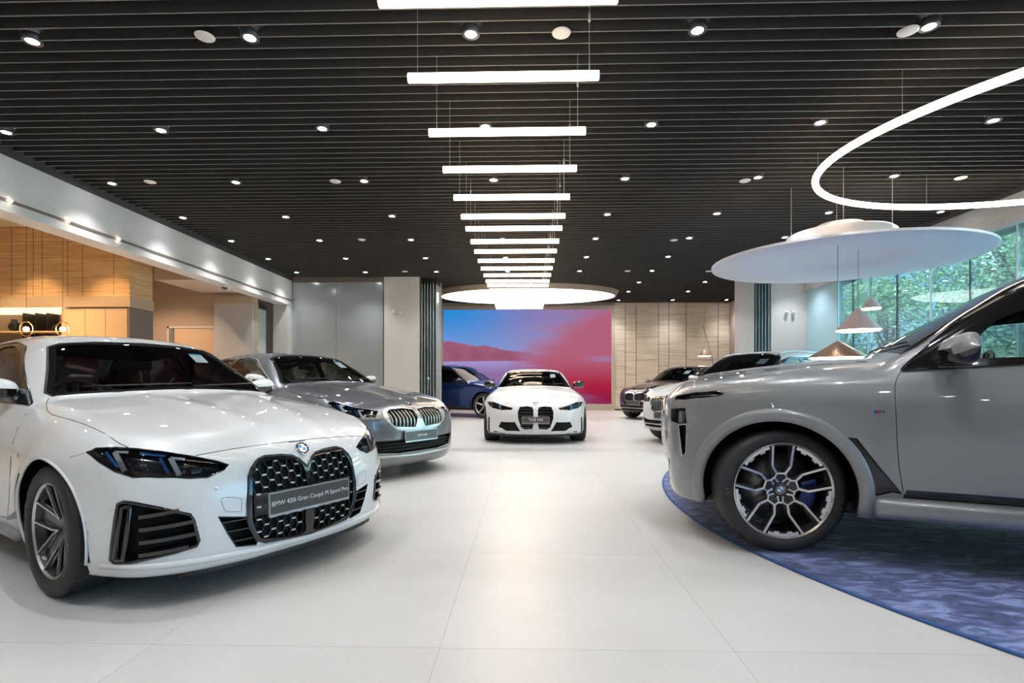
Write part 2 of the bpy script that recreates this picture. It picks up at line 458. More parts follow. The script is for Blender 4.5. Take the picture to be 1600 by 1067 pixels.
# ---------- car shapes: metres, x forward from the front axle, y to the car's left, z up ----------
SPEC = {}
SPEC['coupe4'] = dict(wb=2.856, wheel_r=.335, xmid=-1.6,
    plan=[(-4.0,.80),(-3.6,.88),(-2.9,.925),(-2.2,.915),(-1.4,.90),(-.8,.905),(0,.92),(.35,.915),(.6,.89),(.9,.86)],
    sect=[(.1,.07),(.25,.035),(.40,.012),(.55,.0),(.68,.0),(.78,.02),(.88,.06),(.98,.13),(1.1,.25)], sectz=-.02,
    hood=[(-4.0,1.0),(-3.7,1.05),(-3.0,1.02),(-1.5,1.0),(-.6,.99),(-.2,.955),(.2,.895),(.5,.825),(.7,.755),(.85,.68)],
    nose=[(.1,.70),(.17,.80),(.25,.835),(.35,.84),(.5,.835),(.62,.81),(.72,.77),(.8,.70)],
    nplan=[(0,0),(.25,.012),(.45,.05),(.6,.11),(.7,.18),(.8,.30),(.88,.46),(.95,.7)],
    tail=[(.1,-3.75),(.3,-3.88),(.6,-3.92),(.9,-3.90),(1.05,-3.86)],
    tplan=[(0,0),(.4,.05),(.6,.12),(.75,.24),(.9,.55)],
    roof=[(-4.0,.95),(-3.6,1.06),(-3.1,1.23),(-2.6,1.37),(-2.1,1.43),(-1.7,1.442),(-1.4,1.43),(-1.15,1.385),(-.85,1.24),(-.5,1.03),(-.2,.84),(.1,.66)],
    belt=[(-4,1.03),(-2.5,.98),(-.5,.93)], gw=[(-4,.62),(-3.2,.76),(-2.2,.82),(-1.2,.815),(-.4,.78),(.2,.72)],
    bottom=[(-4,.25),(-3.2,.19),(-.5,.17),(.5,.15),(.9,.13)], tumble=.46, tcurve=.3, flare=.022,
    crown=[(-6,.05),(-.3,.055),(.4,.075),(.9,.09)], hoodlines=[(.30,.09,.012,-.5,.8)], hlslope=-.12)
SPEC['coupe4']['track']=.80
SPEC['coupe4']['hood']=[(-4.0,1.0),(-3.7,1.05),(-3.0,1.04),(-1.5,1.05),(-.6,1.03),(-.2,.99),(.2,.935),(.5,.865),(.7,.785),(.85,.70)]
SPEC['coupe4']['roof']=[(-4.0,.95),(-3.6,1.06),(-3.1,1.23),(-2.6,1.37),(-2.1,1.43),(-1.7,1.442),(-1.4,1.43),(-1.15,1.385),(-.85,1.25),(-.5,1.06),(-.2,.89),(.1,.72)]
SPEC['suv7'] = dict(wb=3.105, wheel_r=.39, xmid=-1.9, track=.85, top=1.95,
    plan=[(-4.25,.86),(-3.9,.95),(-3.0,.995),(-1.5,.99),(-.8,.985),(0,1.0),(.4,.985),(.7,.95),(.95,.9)],
    sect=[(.15,.08),(.35,.03),(.55,.01),(.8,.0),(.95,.005),(1.06,.04),(1.15,.09),(1.25,.17)], sectz=0,
    hood=[(-4.3,1.15),(-3,1.22),(-1,1.27),(-.55,1.27),(-.1,1.225),(.3,1.16),(.6,1.09),(.8,1.02),(.95,.93)],
    nose=[(.15,.74),(.25,.81),(.4,.85),(.6,.865),(.8,.875),(.95,.86),(1.05,.80)],
    nplan=[(0,0),(.3,.01),(.5,.03),(.7,.09),(.82,.17),(.9,.28),(.97,.45),(1.05,.75)],
    tail=[(.2,-4.1),(.5,-4.2),(1.0,-4.18),(1.3,-4.05),(1.7,-3.9)], tplan=[(0,0),(.5,.04),(.7,.1),(.85,.24),(1.0,.5)],
    roof=[(-4.3,1.45),(-4.0,1.66),(-3.6,1.77),(-2.6,1.815),(-2.0,1.82),(-1.6,1.79),(-1.35,1.73),(-1.0,1.55),(-.6,1.31),(-.2,1.06),(.1,.88)],
    belt=[(-4,1.16),(-.5,1.10)], gw=[(-4.2,.78),(-3.2,.88),(-1.2,.90),(-.4,.87),(.2,.82)],
    bottom=[(-4.2,.32),(-3.3,.27),(-.5,.26),(.5,.25),(.95,.22)], tumble=.30, tcurve=.18, flare=.02,
    crown=[(-6,.05),(-.3,.06),(.4,.07),(.95,.07)], hoodlines=[(.42,.1,.015,-.6,.8)], hlslope=-.1, kside=.09)
SPEC['sedan5'] = dict(SPEC['coupe4'], wb=2.995, wheel_r=.35, top=1.65, xmid=-1.75, track=.82,
    plan=[(-4.1,.82),(-3.7,.89),(-2.9,.94),(-2.2,.94),(-1.4,.93),(0,.945),(.35,.94),(.6,.915),(.9,.88)],
    hood=[(-4.2,1.02),(-3.7,1.09),(-3.0,1.09),(-1.5,1.09),(-.65,1.08),(-.2,1.03),(.2,.97),(.5,.905),(.7,.835),(.85,.75)],
    nose=[(.1,.72),(.2,.82),(.35,.86),(.55,.87),(.68,.86),(.78,.80),(.88,.70)],
    tail=[(.1,-3.95),(.3,-4.08),(.6,-4.12),(.9,-4.1),(1.05,-4.04)],
    roof=[(-4.1,1.0),(-3.7,1.10),(-3.2,1.29),(-2.7,1.44),(-2.2,1.50),(-1.8,1.515),(-1.5,1.50),(-1.25,1.455),(-.95,1.32),(-.6,1.13),(-.3,.96),(.0,.78)],
    belt=[(-4,1.07),(-2.5,1.03),(-.5,.98)], gw=[(-4,.66),(-3.2,.79),(-2.2,.84),(-1.2,.835),(-.4,.80),(.2,.74)])
SPEC['coupe_m4'] = dict(SPEC['coupe4'], top=1.55, track=.81,
    plan=[(-3.9,.82),(-3.6,.89),(-2.9,.94),(-2.2,.915),(-1.4,.90),(-.8,.92),(0,.943),(.35,.94),(.6,.915),(.9,.89)],
    roof=[(-3.9,.95),(-3.5,1.06),(-3.0,1.2),(-2.5,1.31),(-2.1,1.37),(-1.7,1.39),(-1.45,1.385),(-1.2,1.345),(-.9,1.22),(-.55,1.05),(-.2,.88),(.1,.72)])
c = SPEC['coupe4']
c['nplan'] = [(0,0),(.25,.010),(.45,.045),(.6,.095),(.7,.155),(.8,.255),(.88,.40),(.95,.62)]
c['roof'] = [(x, z+(.02 if -3 < x < -.9 else .005)) for x, z in c['roof']]; c['rcrown'] = .045
c['gw'] = [(-4,.62),(-3.2,.77),(-2.2,.835),(-1.2,.83),(-.4,.785),(.2,.72)]
c = SPEC['sedan5']
c['nplan'] = [(0,0),(.25,.010),(.45,.04),(.6,.085),(.7,.14),(.8,.23),(.88,.37),(.95,.58)]
c['rcrown'] = .035; c['gw'] = [(x, w+.015) for x, w in c['gw']]
c['crown'] = [(-6,.04),(-.3,.035),(.4,.04),(.9,.06)]
c = SPEC['suv7']
c['hood'] = [(-4.3,1.15),(-3,1.22),(-1,1.255),(-.55,1.25),(-.1,1.22),(.3,1.175),(.6,1.125),(.8,1.055),(.95,.955)]
c['roof'] = [(-4.3,1.45),(-4.0,1.66),(-3.6,1.77),(-2.6,1.835),(-2.0,1.84),(-1.6,1.81),(-1.35,1.75),(-1.0,1.56),(-.6,1.30),(-.2,1.03),(.1,.83)]
c['crown'] = [(-6,.05),(-.3,.055),(.4,.055),(.95,.045)]
c = SPEC['coupe_m4']
c['hood'] = [(-4.0,1.0),(-3.7,1.05),(-3.0,1.04),(-1.5,1.05),(-.6,1.02),(-.2,.975),(.2,.92),(.5,.85),(.7,.775),(.85,.70)]
c['rcrown'] = .035
SPEC['suv5'] = dict(SPEC['suv7'], wb=2.975, wheel_r=.375, top=1.85, track=.84,
    hood=[(-4.3,1.05),(-3,1.12),(-1,1.17),(-.55,1.165),(-.1,1.125),(.3,1.06),(.6,.98),(.8,.89),(.95,.78)],
    nose=[(.15,.76),(.25,.84),(.4,.89),(.6,.90),(.75,.885),(.85,.85),(.95,.78)],
    tail=[(.2,-3.85),(.5,-3.95),(1.0,-3.92),(1.3,-3.8),(1.7,-3.6)],
    plan=[(-4.0,.86),(-3.7,.95),(-3.0,.985),(-1.5,.98),(-.8,.975),(0,.99),(.4,.975),(.7,.93),(.95,.88)],
    sect=[(.15,.08),(.35,.03),(.55,.01),(.72,.0),(.86,.01),(.97,.05),(1.06,.10),(1.16,.18)],
    roof=[(-4.1,1.35),(-3.8,1.56),(-3.4,1.67),(-2.5,1.72),(-2.0,1.725),(-1.6,1.70),(-1.35,1.645),(-1.0,1.46),(-.6,1.21),(-.2,.95),(.1,.75)],
    belt=[(-4,1.08),(-.5,1.02)], nplan=[(0,0),(.25,.015),(.45,.05),(.6,.10),(.7,.16),(.8,.25),(.88,.38),(.97,.6),(1.05,.85)], kside=.12)
def scaled(sp, sx, sy, sz, **kw):
    S = dict(SPEC[sp])
    for k in ('plan', 'gw'): S[k] = [(x*sx, v*sy) for x, v in S[k]]
    for k in ('hood', 'roof', 'belt', 'bottom'): S[k] = [(x*sx, v*sz) for x, v in S[k]]
    for k in ('nose', 'tail'): S[k] = [(x*sz, v*sx) for x, v in S[k]]
    for k in ('nplan', 'tplan'): S[k] = [(x*sy, v*sx) for x, v in S[k]]
    S['sect'] = [(x*sz, v) for x, v in S['sect']]; S.update(kw); return S
SPEC['suv4'] = scaled('suv5', .965, .96, .955, wb=2.864, wheel_r=.37, track=.81, top=1.75)
SPEC['suv_electric'] = scaled('suv5', 1.0, .985, .985, wb=3.0, wheel_r=.39, track=.83, top=1.8)
c = SPEC['suv7']; c['wsx'] = .10; c['gw'] = [(-4.2,.80),(-3.2,.90),(-1.2,.925),(-.4,.90),(.2,.82)]; c['tumble'] = .24; c['tcurve'] = .16; c['rcrown'] = .045; c['kroof'] = .07
for k in ('suv5', 'suv4', 'suv_electric'):
    SPEC[k]['rcrown'] = .045; SPEC[k]['kroof'] = .08
c = SPEC['suv7']; c['wsx'] = .05; c['rcrown'] = .018; c['rexp'] = 3.; c['kroof'] = .06
SPEC['suv7']['ax'] = .06

# ---------- measured outlines on the car bodies, in metres of each car ----------
OUT = {}
OUT['A'] = dict(
    headlight=[(0.319,-0.875,0.755),(0.356,-0.85,0.773),(0.437,-0.803,0.777),(0.516,-0.741,0.769),(0.586,-0.674,0.754),(0.673,-0.568,0.723),(0.727,-0.476,0.692),(0.753,-0.427,0.668),(0.756,-0.454,0.646),(0.744,-0.528,0.617),(0.713,-0.604,0.621),(0.648,-0.703,0.635),(0.568,-0.785,0.64),(0.497,-0.827,0.666),(0.411,-0.858,0.709)],
    kidney=[(0.813,0.023,0.605),(0.813,-0.006,0.609),(0.798,-0.042,0.652),(0.786,-0.079,0.675),(0.777,-0.147,0.686),(0.77,-0.239,0.689),(0.775,-0.287,0.675),(0.786,-0.324,0.638),(0.793,-0.344,0.6),(0.811,-0.362,0.461),(0.815,-0.361,0.361),(0.817,-0.341,0.31),(0.819,-0.31,0.259),(0.822,-0.274,0.241),(0.827,0.01,0.219)],
    kinner=[(0.802,-0.331,0.575),(0.793,-0.312,0.618),(0.787,-0.282,0.651),(0.785,-0.227,0.665),(0.79,-0.148,0.662),(0.797,-0.072,0.653),(0.807,-0.034,0.625),(0.82,-0.006,0.584),(0.83,-0.002,0.537),(0.834,-0.009,0.512),(0.839,-0.028,0.372),(0.837,-0.042,0.298),(0.831,-0.067,0.238),(0.828,-0.124,0.235),(0.824,-0.274,0.257),(0.822,-0.305,0.283),(0.82,-0.33,0.336),(0.818,-0.341,0.398)],
    intake=[(0.781,-0.498,0.418),(0.812,-0.369,0.394),(0.815,-0.356,0.334),(0.818,-0.312,0.249),(0.815,-0.317,0.236),(0.798,-0.415,0.25),(0.793,-0.459,0.332)],
    vent=[(0.533,-0.829,0.519),(0.556,-0.815,0.529),(0.593,-0.788,0.522),(0.67,-0.713,0.492),(0.738,-0.61,0.448),(0.745,-0.598,0.42),(0.754,-0.577,0.314),(0.749,-0.585,0.292),(0.709,-0.661,0.275),(0.662,-0.724,0.262),(0.581,-0.796,0.242),(0.511,-0.833,0.236),(0.493,-0.844,0.252),(0.505,-0.843,0.33),(0.521,-0.837,0.444)],
    hoodseam=[(-0.623,-0.719,0.998),(-0.523,-0.761,0.963),(-0.29,-0.814,0.916),(0.096,-0.808,0.878),(0.38,-0.793,0.816),(0.481,-0.767,0.776)],
    plate=[(0.824,-0.254,0.506),(0.82,0.305,0.483),(0.826,0.29,0.352),(0.829,-0.256,0.377)],
    hoodfront=[(0.677,-0.554,0.724),(0.698,-0.437,0.736),(0.718,-0.254,0.747),(0.724,-0.059,0.75),(0.728,0.059,0.746)],
    ventslot=[(0.534,-0.829,0.511),(0.591,-0.79,0.518),(0.592,-0.79,0.503),(0.589,-0.796,0.406),(0.57,-0.804,0.254),(0.562,-0.807,0.24),(0.513,-0.833,0.241),(0.5,-0.841,0.26),(0.515,-0.839,0.36)],
    ventslotin=[(0.551,-0.819,0.502),(0.579,-0.8,0.507),(0.581,-0.799,0.496),(0.569,-0.81,0.361),(0.55,-0.816,0.254),(0.522,-0.83,0.253),(0.511,-0.836,0.26),(0.528,-0.833,0.36)],
    doortrim=[(-0.247,-0.945,0.575),(-0.216,-0.943,0.581),(-0.326,-0.931,0.416),(-0.569,-0.879,0.283),(-0.711,-0.874,0.278),(-0.86,-0.873,0.289),(-0.849,-0.876,0.304),(-0.634,-0.879,0.294),(-0.556,-0.891,0.345),(-0.311,-0.941,0.5)],
    towcover=[(0.782,-0.48,0.51),(0.802,-0.4,0.497),(0.804,-0.391,0.484),(0.807,-0.392,0.431),(0.805,-0.402,0.427),(0.791,-0.457,0.438),(0.787,-0.471,0.454)],
    crease=[(0.228,-0.913,0.725),(0.324,-0.874,0.754),(0.356,-0.85,0.773)],
    mirrorbase=[(-0.75,-0.755,1.016),(-0.626,-0.793,0.95),(-0.967,-0.81,0.971),(-1.096,-0.811,0.981),(-1.147,-0.797,1.012)],
)
OUT['C'] = dict(
    headlight=[(0.32,-0.849,0.876),(0.361,-0.819,0.885),(0.595,-0.709,0.818),(0.724,-0.502,0.781),(0.767,-0.581,0.713),(0.679,-0.735,0.718),(0.565,-0.81,0.763),(0.369,-0.866,0.835)],
    kidney=[(0.868,-0.042,0.53),(0.862,-0.212,0.549),(0.849,-0.345,0.579),(0.828,-0.431,0.646),(0.797,-0.484,0.709),(0.755,-0.469,0.759),(0.724,-0.406,0.796),(0.712,-0.313,0.814),(0.726,-0.156,0.813),(0.749,-0.025,0.798),(0.797,0.031,0.756)],
    kinner=[(0.766,-0.421,0.757),(0.739,-0.362,0.789),(0.75,-0.178,0.795),(0.774,-0.037,0.777),(0.823,-0.021,0.731),(0.864,-0.055,0.633),(0.867,-0.078,0.583),(0.861,-0.211,0.592),(0.844,-0.364,0.607),(0.829,-0.421,0.654)],
    grille=[(0.799,-0.553,0.453),(0.856,-0.256,0.444),(0.866,-0.008,0.435),(0.855,0.003,0.312),(0.805,-0.502,0.327),(0.794,-0.548,0.349)],
)
OUT['D'] = dict(
    kidney=[(0.807,-0.002,0.631),(0.806,-0.024,0.631),(0.79,-0.039,0.667),(0.773,-0.145,0.689),(0.771,-0.294,0.674),(0.8,-0.335,0.571),(0.815,-0.329,0.454),(0.824,-0.27,0.292),(0.826,-0.205,0.251),(0.834,-0.05,0.261),(0.839,-0.016,0.353),(0.84,-0.003,0.353)],
    kinner=[(0.796,-0.057,0.653),(0.784,-0.145,0.671),(0.781,-0.279,0.659),(0.803,-0.314,0.571),(0.818,-0.308,0.461),(0.826,-0.255,0.304),(0.828,-0.197,0.27),(0.835,-0.057,0.279),(0.838,-0.038,0.367),(0.813,-0.038,0.602)],
    headlight=[(0.264,-0.888,0.736),(0.524,-0.739,0.738),(0.712,-0.534,0.671),(0.764,-0.405,0.643),(0.768,-0.428,0.614),(0.7,-0.609,0.603),(0.552,-0.768,0.633),(0.427,-0.837,0.673)],
    intake=[(0.725,-0.608,0.395),(0.809,-0.367,0.394),(0.82,-0.271,0.24),(0.762,-0.517,0.242),(0.696,-0.654,0.31)],
    slot=[(0.435,-0.855,0.473),(0.486,-0.83,0.461),(0.477,-0.828,0.215),(0.408,-0.862,0.224)],
    lip=[(0.521,-0.8,0.207),(0.693,-0.609,0.183),(0.755,-0.443,0.174),(0.801,-0.002,0.172)],
)
OUT['B'] = dict(
    headlight=[(0.717,0.786,0.955),(0.699,0.789,0.983),(0.573,0.877,1.009),(0.425,0.934,1.021),(0.367,0.956,1.005),(0.399,0.953,0.991),(0.508,0.923,0.976),(0.635,0.863,0.959)],
    lowlight=[(0.744,0.765,0.888),(0.629,0.875,0.901),(0.621,0.884,0.794),(0.672,0.85,0.785),(0.742,0.775,0.8)],
    slot=[(0.682,0.842,0.775),(0.621,0.884,0.789),(0.619,0.884,0.726),(0.625,0.875,0.586),(0.656,0.852,0.554),(0.67,0.847,0.671)],
    breather=[(-0.317,1.015,0.752),(-0.375,1.006,0.748),(-0.487,0.995,0.574),(-0.583,0.972,0.437),(-0.59,0.97,0.42),(-0.552,0.977,0.445),(-0.448,0.993,0.4),(-0.447,0.997,0.438),(-0.414,1.008,0.551)],
    badge=[(-0.447,0.989,0.912),(-0.51,0.987,0.913)],
    seam=[(-0.608,0.905,1.143),(-0.575,0.932,1.094),(-0.564,0.962,1.026),(-0.566,0.986,0.896),(-0.578,0.987,0.71),(-0.591,0.979,0.542),(-0.602,0.972,0.448)],
    dlo=[(-0.608,0.901,1.151),(-0.629,0.891,1.178),(-0.745,0.847,1.302),(-0.916,0.757,1.454),(-1.09,0.66,1.577),(-1.201,0.744,1.617),(-1.148,0.908,1.178),(-0.879,0.906,1.163)],
    glass=[(-0.797,0.885,1.231),(-0.94,0.845,1.378),(-0.989,0.835,1.413),(-1.043,0.824,1.448),(-1.114,0.816,1.474),(-1.178,0.813,1.485),(-1.15,0.902,1.202),(-0.88,0.899,1.189)],
    belttrim=[(-0.608,0.903,1.147),(-1.148,0.907,1.181)],
    doorlow=[(-0.605,0.972,0.448),(-1.128,0.97,0.459),(-1.129,0.967,0.427),(-0.615,0.969,0.426)],
    hoodline=[(0.679,0.685,1.052),(0.526,0.528,1.119),(0.324,0.467,1.157),(0.105,0.49,1.183),(-0.124,0.544,1.199),(-0.279,0.596,1.207),(-0.515,0.456,1.242)],
    crease=[(-0.344,0.991,0.932),(-0.597,0.983,0.945),(-1.126,0.976,0.983)],
)

# ---------- car materials ----------
TRIM = BLACK_GLOSS
WS_GLASS = pane_glass('windscreen_glass', (.74, .80, .79), 1.0, 1.5)
SIDE_GLASS = pane_glass('side_window_glass', (.66, .72, .72), 1.15, 1.52)
LENS = pane_glass('lamp_lens', (.86, .88, .9), 1.0, 1.45)
LINER = principled('car_headliner', (.035, .035, .038), .85)
DASH = principled('dashboard_plastic', (.03, .032, .033), .55)
LAMP_WHITE = principled('lamp_light_guide', (.75, .78, .8), .15, .3, .5)
LAMP_BLUE = principled('blue_lamp_accent', (.03, .22, .65), .2, .5, .5)
PLATE_GREY = principled('plate_grey', (.085, .08, .08), .35)
PLATE_EDGE = principled('plate_frame_silver', (.55, .56, .57), .3, .6)
LETTER = principled('white_lettering', (.82, .82, .82), .4)
SEAM = principled('panel_gap', (.01, .01, .01), .7)
ROUNDEL_BLUE = principled('enamel_blue', (.02, .25, .62), .2, 0, 1.)
ROUNDEL_WHITE = principled('enamel_white', (.85, .86, .88), .2, 0, 1.)
def leather(n, c): return principled(n, c, .5, noise=(30, .15))
def sidepts(f, P, sg=-1): return drop(f, [(x, sg*1.3, z) for x, z in P], (0, sg, 0), .1, 60, 1.3)[0]
def frontpts(f, P): return drop(f, [(1.2, y, z) for y, z in P], (1, 0, 0), .1, 90, 3.2)[0]
def roundel(name, at, nrm, r, parent, mat_ring=None):
    n = Vector(nrm).normalized(); q = n.to_track_quat('Z', 'Y'); M = Matrix.Translation(at) @ q.to_matrix().to_4x4()
    e = MB().lathe([(0, 0), (r*.97, 0), (r, r*.08), (r*.93, r*.14), (r*.66, r*.14), (r*.63, r*.1), (0, r*.1)], 28, M).build(name, BLACK_GLOSS, parent, True)
    MB().lathe([(r*.93, r*.14), (r, r*.15), (r, r*.04)], 28, M).lathe([(r*.60, r*.15), (r*.67, r*.15)], 28, M).build('badge_ring', CHROME, e, False)
    for k, mt in enumerate((ROUNDEL_WHITE, ROUNDEL_BLUE)):
        mb = MB()
        for s in (0, 2): mb.lathe([(0, r*.125), (r*.60, r*.125)], 8, M, math.pi/2*(s+k), math.pi/2*(s+k+1))
        mb.build('badge_quarter', mt, e)
    return e
def plate(parent, text, at, fwd, w=.52, h=.115, size=.05, sub=True, label=None):
    """show plate standing just proud of the nose; fwd is the outward direction"""
    fw = Vector(fwd).normalized(); up = Vector((0, 0, 1)); up = (up-fw*up.dot(fw)).normalized(); rt = up.cross(fw)
    M = Matrix((rt.to_4d(), up.to_4d(), fw.to_4d(), (0, 0, 0, 1))).transposed(); M[0][3], M[1][3], M[2][3] = at; M[3][3] = 1
    for i in range(3): M[3][i] = 0
    p = MB().box((-w/2, -h/2, -.012), (w/2, h/2, -.002), M).build('number_plate', PLATE_EDGE, parent)
    MB().box((-w/2+.006, -h/2+.014, -.002), (w/2-.006, h/2-.006, .0005), M).build('plate_face', PLATE_GREY, p)
    V, F = text_mesh(text, size); mb = MB(); dy = .004
    mb.add([tuple(M @ Vector((v[0], v[1]+dy, v[2]+.002))) for v in V], F)
    if sub:
        for i, wd in enumerate((.012, .02, .008, .016, .012)): mb.box((-.04+i*.02-.004, -h/2+.004, -.002), (-.04+i*.02-.004+wd*.8, -h/2+.009, -.0012), M)
    mb.build('plate_lettering', LETTER, p)
    return p
def wall_strip(f, pts, off0, off1, name, mat, parent, dense=1):
    P = smooth_loop(pts, dense) if dense > 1 else [np.array(p, float) for p in pts]
    P = project(f, np.array(P), 3); N = grad(f, P); n = len(P)
    V = list(P+N*off0)+list(P+N*off1)
    return from_vf(name, V, [(i, (i+1) % n, n+(i+1) % n, n+i) for i in range(n)], mat, parent, True)
# ---------- wheels ----------
def wheel_design(kind, R):
    """machined strips and dark spoke plates for one spoke, pointing up: lists of (polyline/polygon, width)"""
    if kind == 'five_v':
        strips = [([(.13*R*s, .19*R), (.185*R*s, .33*R), (.235*R*s, .94*R)], .034*R) for s in (-1, 1)]
        plates = [[(-.14*R, .0), (-.14*R, .20*R), (-.195*R, .34*R), (-.245*R, .95*R), (.245*R, .95*R), (.195*R, .34*R), (.14*R, .20*R), (.14*R, 0)]]
        web = [[(-.13*R, .60*R), (-.15*R, .92*R), (.15*R, .92*R), (.13*R, .60*R)]]
        return 5, strips, plates, web
    if kind == 'pentagon':
        strips = []
        for s in (-1, 1):
            strips += [([(.087*R*s, .34*R), (.185*R*s, .50*R), (.205*R*s, .95*R)], .046*R), ([(.045*R*s, .155*R), (.125*R*s, .24*R), (.087*R*s, .34*R)], .034*R), ([(.125*R*s, .24*R), (.18*R*s, .225*R)], .032*R)]
        strips += [([(-.09*R, .34*R), (.09*R, .34*R)], .036*R)]
        plates = [[(-.12*R, .1*R), (-.14*R, .3*R), (-.22*R, .5*R), (-.24*R, .96*R), (-.16*R, .96*R), (-.15*R, .52*R), (-.05*R, .36*R), (.05*R, .36*R), (.15*R, .52*R), (.16*R, .96*R), (.24*R, .96*R), (.22*R, .5*R), (.14*R, .3*R), (.12*R, .1*R)]]
        return 5, strips, plates, []
    if kind == 'five_blade':
        strips = [([(0, .16*R), (0, .93*R)], .16*R)]
        plates = [[(-.11*R, .05*R), (-.12*R, .95*R), (.12*R, .95*R), (.11*R, .05*R)]]
        return 5, strips, plates, []
    strips = [([(.04*R*s, .2*R), (.10*R*s, .93*R)], .05*R) for s in (-1, 1)]
    plates = [[(-.12*R, .1*R), (-.14*R, .95*R), (.14*R, .95*R), (.12*R, .1*R)]]
    return 5, strips, plates, []
def make_wheel(parent, x, y, r, rimf, kind, rot=0., steer=0., width=.24, caliper=None, machined=None, badge=True):
    sg = 1 if y > 0 else -1
    # local frame: Z of the lathe points outward
    M = Matrix.Translation((x, y, r)) @ Matrix.Rotation(steer, 4, 'Z') @ Matrix.Rotation(-sg*math.pi/2, 4, 'X') @ Matrix.Rotation(rot+(math.pi if sg > 0 else 0), 4, 'Z')
    R = r*rimf; hw = width/2
    mach = machined or SATIN
    dark = principled('rim_dark_grey', (.035, .034, .034), .28, .3, .6)
    # rim: barrel + lip + dark plates
    mb = MB().lathe([(R*.93, -hw*.9), (R*.96, hw*.55), (R*1.0, hw*.86), (R*1.02, hw*.93), (R*.985, hw*.93), (R*.95, hw*.80), (R*.90, hw*.5), (R*.90, -hw*.9)], 56, M)
    n, strips, plates, web = wheel_design(kind, R)
    def face_z(rr): return hw*.62 + .02*(rr/R)**2 - .028*math.exp(-(rr/R/.35)**2)
    for k in range(n):
        A = M @ Matrix.Rotation(2*math.pi*k/n-math.pi/2, 4, 'Z') @ Matrix.Rotation(math.pi/2, 4, 'Z')
        for pl in plates:
            zt = [face_z(math.hypot(*p))-.012 for p in pl]; m = len(pl)
            V = [A @ Vector((p[0], p[1], z)) for p, z in zip(pl, zt)]+[A @ Vector((p[0]*.9, p[1], z-.035)) for p, z in zip(pl, zt)]
            mb.add(V, [tuple(range(m)), tuple(range(m, 2*m))[::-1]]+[(i, m+i, m+(i+1) % m, (i+1) % m) for i in range(m)])
        for pl in web:
            pass
    mb.lathe([(0, hw*.40), (.17*R, hw*.40), (.2*R, hw*.25), (.2*R, -.02)], 20, M)
    wh = mb.build('wheel', dark, parent, False); sharp_ok = True
    # tyre
    tp = [(R*.99, -hw*.95), (R*1.03, -hw), (r*.93, -hw*1.03), (r*.975, -hw*.94), (r*.995, -hw*.75), (r, -hw*.5), (r, hw*.5), (r*.995, hw*.75), (r*.975, hw*.94), (r*.93, hw*1.04), (R*1.08, hw*1.05), (R*1.025, hw*.98), (R*1.0, hw*.9)]
    tm = MB().lathe(tp, 72, M)
    for h in (-.5, -.17, .17, .5): tm.lathe([(r*1.0005, hw*(h-.03)), (r*.997, hw*h), (r*1.0005, hw*(h+.03))], 72, M)
    gr = tm; tm.m = 1
    for k in range(60):
        a = 2*math.pi*k/60
        for s in (-1, 1):
            T = M @ Matrix.Rotation(a, 4, 'Z'); gr.box((r*.975, s*0-.0015, s*hw*.62-.022), (r*.9995, .0015, s*hw*.62+.022), T)
    # raised sidewall lettering band as small blocks
    lt = tm; tm.m = 2
    for base in (2.6, 5.6):
        for k in range(9):
            T = M @ Matrix.Rotation(base+k*.075, 4, 'Z'); rr = (R+r)*.5; lt.box((rr-.011, -.008 if k % 3 else -.004, hw*1.035), (rr+.011, .008 if k % 3 else .004, hw*1.05), T)
    ty = tm.build('tyre', [RUBBER, DARK_VOID, principled('tyre_marking', (.03, .03, .03), .4)], wh, True)
    # machined faces
    mm = MB().lathe([(R*.955, hw*.86), (R*.985, hw*.945), (R*1.0, hw*.93), (R*.99, hw*.86)], 56, M)
    for k in range(n):
        A = M @ Matrix.Rotation(2*math.pi*k/n, 4, 'Z')
        for pl, wd in strips:
            for a, b in zip(pl[:-1], pl[1:]):
                a3 = (a[0], a[1], face_z(math.hypot(*a))+(.012 if math.hypot(*a) > .8*R else 0)); b3 = (b[0], b[1], face_z(math.hypot(*b))+(.012 if math.hypot(*b) > .8*R else 0))
                mm.bar(a3, b3, wd, .012, (0, 0, 1), A)
    if kind == 'pentagon':
        for k in range(n):
            A = M @ Matrix.Rotation(2*math.pi*k/n, 4, 'Z')
            for (r0, r1, a0, a1) in ((.895, .965, 17, 55), (.86, .90, 24, 31), (.86, .90, 41, 48)): zf_ = face_z(.9*R)+.014; mm.lathe([(r0*R, zf_-.012), (r0*R, zf_), (r1*R, zf_+.002)], 8, A, math.pi/2+math.radians(a0), math.pi/2+math.radians(a1))
    mm.build('machined_face', mach, wh)
    # brake disc, caliper, cap
    MB().lathe([(.10*R, -.0), (.74*R, -.0), (.74*R, -.02), (.10*R, -.02)], 40, M).build('brake_disc', principled('brake_steel', (.25, .24, .24), .35, .9), wh, True)
    if caliper is not None:
        T = Matrix.Translation((x, y, r)) @ Matrix.Rotation(steer, 4, 'Z') @ Matrix.Rotation(-sg*math.pi/2, 4, 'X')
        cb = MB(); a0 = -sg*0.0
        cb.lathe([(.50*R, .018), (.80*R, .018), (.82*R, -.03), (.50*R, -.03)], 10, T, caliper[1]-.42, caliper[1]+.42, closed=True)
        cb.build('brake_caliper', caliper[0], wh, False)
    if badge: roundel('centre_cap', tuple(M @ Vector((0, 0, hw*.50))), tuple(M.to_3x3() @ Vector((0, 0, 1))), .10*R, wh)
    return wh
